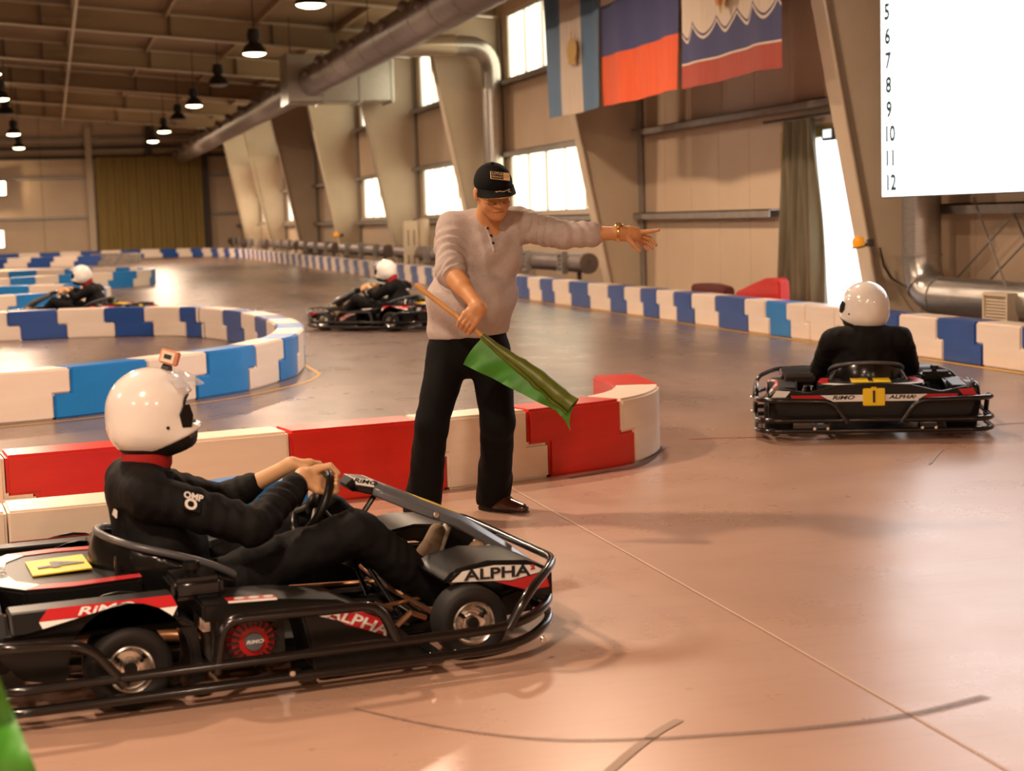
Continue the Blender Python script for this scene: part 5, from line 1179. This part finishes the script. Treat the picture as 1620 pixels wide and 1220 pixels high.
# shirt
cuR = eR+(wrR-eR)*.12; cuL = eL+(wL-eL)*.50
shirt = [cap(MP(739, 522, .0), MP(746, 470, .03), .135, .142, n=RH, s=1.40, k=.03), cap(MP(746, 470, .03), MP(760, 405, .03), .140, .130, n=RH, s=1.42, k=.04), cap(MP(760, 405, .03), MP(767, 368, .03), .125, .095, n=RH, s=1.6, k=.04),
         ell(MP(752, 478, .10), (.15, .14, .13), k=.06), cap(MP(726, 362, .04), MP(812, 358, .02), .066, .066, k=.04), cap(MP(752, 347, .02), MP(722, 361, .04), .05, .06, k=.04), cap(MP(786, 344, .02), MP(812, 353, .02), .05, .06, k=.04), ell(MP(768, 355, .02), (.085, .085, .055), k=.04),
         cap(sR, eR, .074, .066, k=.04), cap(eR, cuR, .064, .056, k=.02), cap(sL, eL, .072, .063, k=.04), cap(eL, cuL, .061, .052, k=.02),
         cut(MP(738, 531, 0), UZ*-1+RH*.10)]
def shirt_folds(V):
    # soft drapes falling diagonally from the arms across the belly
    a = (V-MP(750, 430, .1)); u = a@RH; v = a@UZ
    d1 = .010*np.sin((v*1.0+u*.9)*34+2.2*vnoise(V*6, 4))*np.exp(-((u+.02)/.16)**2)*np.exp(-((v+.08)/.2)**2)
    d2 = .009*np.sin((v*1.0-u*.8)*42+2.0*vnoise(V*7, 8))*np.exp(-((u-.12)/.1)**2)*np.exp(-((v+.02)/.2)**2)
    return d1+d2
so_ = obj('shirt', sdf_mesh('shirt', shirt, .0065, disp=add(cloth(21, .009, (7, 7, 5), .001), shirt_folds, arm_folds([(sR, eR), (sL, eL), (eL, cuL), (eR, cuR)], .010, 125))), 'shirt', person)
for a_, b_, r_ in ((cuR, wrR, .057), (cuL, wL, .053)):
    obj('cuff', MB().lathe([(r_+.002, -.03), (r_+.004, 0), (r_+.001, .008), (r_-.006, .006), (r_-.006, -.03)], 28, frame(a_, np.cross(unit(b_-a_), UZ), unit(b_-a_))).mesh('cuff', smooth=True), 'shirt', so_)
# collar, placket and buttons
sbv = bvh(so_.data)
def onsurf(bv, x, y):
    h_ = bv.ray_cast(Vector(CAM), Vector(ray(x, y)).normalized()); return (np.array(h_[0]), np.array(h_[1]) if np.dot(h_[1], TC) > 0 else -np.array(h_[1])) if h_[0] else (None, None)
cpts = []
for t in np.linspace(0, 2*PI, 28)[:-1]:
    cpts.append(MP(768, 357, .04)+RH*(.072*math.cos(t))+TC*(.078*math.sin(t))+UZ*(-.022*math.sin(t)+.026))
obj('collar', MB().tube(cpts, .013, 8, closed=True).mesh('collar', smooth=True), 'shirt', so_)
pl_ = []
for x, y in ((769, 358), (772, 368), (776, 378), (780, 390), (782, 398)):
    p, n = onsurf(sbv, x, y)
    if p is not None: pl_.append(p+n*.002)
if len(pl_) > 2: obj('placket', MB().tube(pl_, .007, 6).mesh('placket', smooth=True), 'shirt', so_)
for x, y in ((771, 361.5), (776, 374), (780, 386)):
    p, n = onsurf(sbv, x, y)
    if p is not None: obj('button', MB().lathe([(0, 0), (.0065, 0), (.006, .004), (.003, .003), (0, .003)], 12).mesh('button', smooth=True), 'sole', so_, T=frame(p+n*.008, RH, n))
# trousers
hemR, hemL = fR+UZ*.06, fL+UZ*.055
trs = [cap(MP(741, 528, 0), MP(741, 556, -.01), .130, .128, n=RH, s=1.36, k=.03), cap(hipR, knR, .100, .078, k=.025), cap(knR, hemR, .076, .088, k=.03), cap(hipL, knL, .100, .076, k=.025), cap(knL, hemL, .074, .087, k=.03),
       cut(MP(741, 522, 0), UZ), cut((0, 0, .032), -UZ)]
obj('trousers', sdf_mesh('trousers', trs, .0075, disp=add(cloth(31, .007, (9, 9, 4), 0), arm_folds([(hipR, knR), (knR, hemR), (hipL, knL), (knL, hemL)], .004, 70))), 'trouser', person)
# shoes
def dress_shoe(heel, toe):
    d = unit(np.array(toe)-np.array(heel)); sd = np.cross(UZ, d); hl = np.array(heel)
    P = [cap(hl+UZ*.045, hl+d*.10+UZ*.045, .042, .044, k=.02), cap(hl+d*.09+UZ*.04, hl+d*.235+UZ*.026, .044, .024, n=sd, s=1.25, k=.025), cap(hl+UZ*.05, hl+UZ*.10, .042, .04, k=.02), cut((0, 0, .012), -UZ)]
    s_ = obj('shoe', sdf_mesh('shoe', P, .005), 'shoe', person)
    obj('sole', sdf_mesh('sole', [cap(hl+d*.09+UZ*.01, hl+d*.245+UZ*.012, .046, .026, n=UZ, s=.22, k=.01), rbox(hl+d*.012+UZ*.012, (.045, .04, .012), np.array([d, sd, UZ]), rr=.006)], .004), 'sole', s_)
h1 = gnd(772, 806); t1 = gnd(842, 815); dress_shoe(h1, t1)
h2 = fR-TC*.05+RH*.01; t2 = gnd(664, 833); dress_shoe(h2, h2+unit(t2-h2+1e-6)*.25)
# cap
crown = sdf_mesh('cap', [ell(H(0, .005, .045), (.088, .110, .092), HR, k=.01), cut(H(0, 0, .028), -hu+hf*.04)], .006)
cp = obj('cap', crown, 'trouser', person)
def brim(u, v):
    a = (u-.5)*2*1.2
    p = H(.0875*math.sin(a)*(1+.10*v), .005+math.cos(a)*.109+.062*v*max(.0, math.cos(a*1.1)), .040-.012*v-.026*abs(math.sin(a))**2*v)
    return tuple(p)
br = obj('brim', MB().grid(brim, 24, 6).mesh('brim', smooth=True, solid=.004), 'trouser', cp)
obj('brim_edge', MB().tube([brim(i/24, 1.0) for i in range(25)], .003, 6).mesh('brim_edge', smooth=True), 'gold', br)
obj('top_button', MB().lathe([(0, 0), (.009, 0), (.007, .006), (0, .008)], 10).mesh('top_button', smooth=True), 'trouser', cp, T=frame(H(0, .005, .136), hs_, hu))
bvc = bvh(crown); p, n = onsurf(bvc, 791, 279)
if p is not None:
    cr_ = mat('cap_cream', (.75, .55, .30), .5); px_ = unit(RH+UZ*.03)
    bd_ = obj('cap_badge', MB().box((-.046, -.0185, -.006), (.046, .0185, -.001)).mesh('cap_badge'), cr_, cp, T=frame(p+n*.006, px_, n))
    obj('badge_field', MB().box((-.044, -.0165, -.0009), (.014, .0165, .0004)).mesh('badge_field'), 'dblack', bd_)
    lettering('LOTUS', .0165, cr_, bd_, (-.015, .0075, .001), (1, 0, 0), (0, 0, 1), sx=1.0, bold=.0003, extrude=.0004); lettering('RENAULT', .0125, cr_, bd_, (-.015, -.008, .001), (1, 0, 0), (0, 0, 1), sx=.95, bold=.0002, extrude=.0004)
    lettering('GP', .026, mat('cap_gold', (.55, .32, .10), .5), bd_, (.030, 0, .0004), (1, 0, 0), (0, 0, 1), sx=.9, bold=.0002, extrude=.0004)
bvb = bvh(br.data); sg_ = []
for i, (x, y) in enumerate([(784, 304), (786, 300), (790, 299.5), (788, 304), (785, 304.5), (791, 303), (795, 304), (799, 303), (803, 301), (806, 300), (804, 304), (808, 304.5)]):
    p, n = onsurf(bvb, x, y)
    if p is not None: sg_.append(p+n*.002)
if len(sg_) > 3: obj('signature', MB().tube(sg_, .0018, 5).mesh('signature'), bpy.data.materials.get('cap_cream'), br)
# hair, eyes, brows, glasses
obj('hair', sdf_mesh('hair', [ell(H(0, -.028, .0), (.080, .082, .062), HR, k=.01), cut(H(0, .0, 0), hf), cut(H(0, 0, -.04), -hu)], .005), 'hair', person)
for s in (-1, 1):
    obj('eye', sdf_mesh('eye', [ell(H(s*.030, .080, .008), (.0125, .010, .0085), HR)], .003, pad=.01), mat('eye_dark', (.06, .035, .025), .2) if 'eye_dark' not in bpy.data.materials else bpy.data.materials['eye_dark'], person)
    obj('eyebrow', MB().tube([H(s*.014, .0905, .024), H(s*.03, .0905, .028), H(s*.047, .083, .024)], .0038, 6).mesh('eyebrow', smooth=True), 'hair', person)
gl = obj('glasses', MB().tube([H(-.012, .108, -.008), H(0, .112, -.004), H(.012, .108, -.008)], .0014, 6).mesh('glasses', smooth=True), 'gold', person)
for s in (-1, 1):
    cpt = H(s*.034, .104, -.012)
    obj('lens_rim', MB().tube([cpt+hs_*(.022*math.cos(a))+hu*(.016*math.sin(a))-hf*(.006*abs(math.cos(a))) for a in np.linspace(0, 2*PI, 21)[:-1]], .0013, 5, closed=True).mesh('lens_rim', smooth=True), 'gold', gl)
    obj('temple', MB().tube([H(s*.056, .097, -.006), H(s*.080, .05, -.002), H(s*.086, -.01, .012)], .0014, 6).mesh('temple', smooth=True), 'gold', gl)
obj('mouth', MB().tube([H(-.026, .087, -.071), H(-.01, .097, -.068), H(.01, .097, -.068), H(.026, .087, -.071)], .0022, 6).mesh('mouth', smooth=True), mat('lip_line', (.22, .07, .04), .5), person)
# watch
wd = unit(wL-eL); wc_ = wL-wd*.004
wt = obj('watch', MB().tube([wc_+np.cross(wd, UZ)*(.034*math.cos(a))+UZ*(.036*math.sin(a)) for a in np.linspace(0, 2*PI, 25)[:-1]], .0065, 8, closed=True).mesh('watch', smooth=True), 'gold', person)
obj('watch_case', MB().lathe([(0, 0), (.019, 0), (.02, .006), (.016, .010), (0, .010)], 20).mesh('watch_case', smooth=True), 'gold', wt, T=frame(wc_+UZ*.034+TC*.012, RH, UZ+TC*.5))

# ---------------- green flag in his hand
gf = empty('green_flag', (0, 0, 0)); tag(gf, 'green signal flag half rolled round a wooden stick in the man\'s hand', 'flag')
send = stk0+(stk1-stk0)*.60
obj('stick', MB().tube([stk0, stk0+sdir*.01, send], [.010, .0125, .0115], 10).mesh('stick', smooth=True), 'wood', gf)
r0 = float((MP(764, 528, .45)-stk0)@sdir); r1 = float(np.linalg.norm(stk1-stk0))
rp = []; rr_ = []
for i in range(15):
    t = i/14; rp.append(tuple(stk0+sdir*(r0+(r1-r0)*t)+UZ*(-.004*math.sin(t*9)))); rr_.append((.018+.030*min(1, t*1.5))*(1+.05*math.sin(i*2.3)))
def rollf(u, v):
    i = u*14; k = int(min(13, i)); f = i-k; c = Vector(rp[k]).lerp(Vector(rp[k+1]), f); r = (rr_[k]*(1-f)+rr_[k+1]*f)*(1-.10*v+.02*math.sin(u*40+v*12)); a = v*4.2*PI+u*.6
    e1 = Vector(np.cross(sdir, UZ)).normalized(); e2 = Vector(sdir).cross(e1); return c+(e1*math.cos(a)+e2*math.sin(a))*r*(1-.35*v)
obj('rolled_cloth', MB().grid(rollf, 40, 56).mesh('rolled_cloth', smooth=True, solid=.0015), 'olive', gf)
low = [(0.0, 733, 576, .43), (.15, 757, 588, .46), (.35, 795, 607, .49), (.6, 846, 633, .53), (.8, 880, 650, .55), (.93, 893, 664, .56), (1.0, 903, 683, .56)]
def lowp(u):
    for a, b in zip(low[:-1], low[1:]):
        if u <= b[0]+1e-9:
            f = (u-a[0])/(b[0]-a[0]); return MP(a[1]+(b[1]-a[1])*f, a[2]+(b[2]-a[2])*f, a[3]+(b[3]-a[3])*f)
    return MP(*low[-1][1:])
def sheet(u, v):
    top = stk0+sdir*(r0+(r1-r0)*u)-UZ*.008; lo = lowp(u); p = top+(lo-top)*v
    fold = .022*math.sin(u*11+v*2.0)*v*(1-.3*v)+.012*math.sin(u*26+1.2+v*3)*v
    return tuple(p+TC*(fold+.01)+RH*(-.01*math.sin(v*PI)))
obj('hanging_cloth', MB().grid(sheet, 60, 16).mesh('hanging_cloth', smooth=True, solid=.0015), 'green', gf)
# ---------------- green flag at the very edge of the frame, close to the camera
nf_ = empty('green_flag', (0, 0, 0)); tag(nf_, 'green flag cloth hanging close by at the start line before kart number 4', 'flag')
DN = 3.0
def nsheet(u, v):
    # u from the off-frame stick to the free edge, v from top to bottom
    xl = -260; xr = -10+92*v; y = 1050+230*v
    p = atd(xl+(xr-xl)*u, y+(1-u)*-60*(1-v), DN-.10*u+.03*math.sin(v*9+u*5)+.025*math.sin(u*12)); return (p[0], p[1], max(p[2], .012))
obj('cloth', MB().grid(nsheet, 40, 24).mesh('cloth', smooth=True, solid=.002), 'green', nf_)
a = np.array(nsheet(0, 0)); b = np.array(nsheet(0, 1)); obj('stick', MB().tube([(b[0], b[1], .0), tuple(a+(a-b)*.25)], .011, 8).mesh('stick', smooth=True), 'wood', nf_)
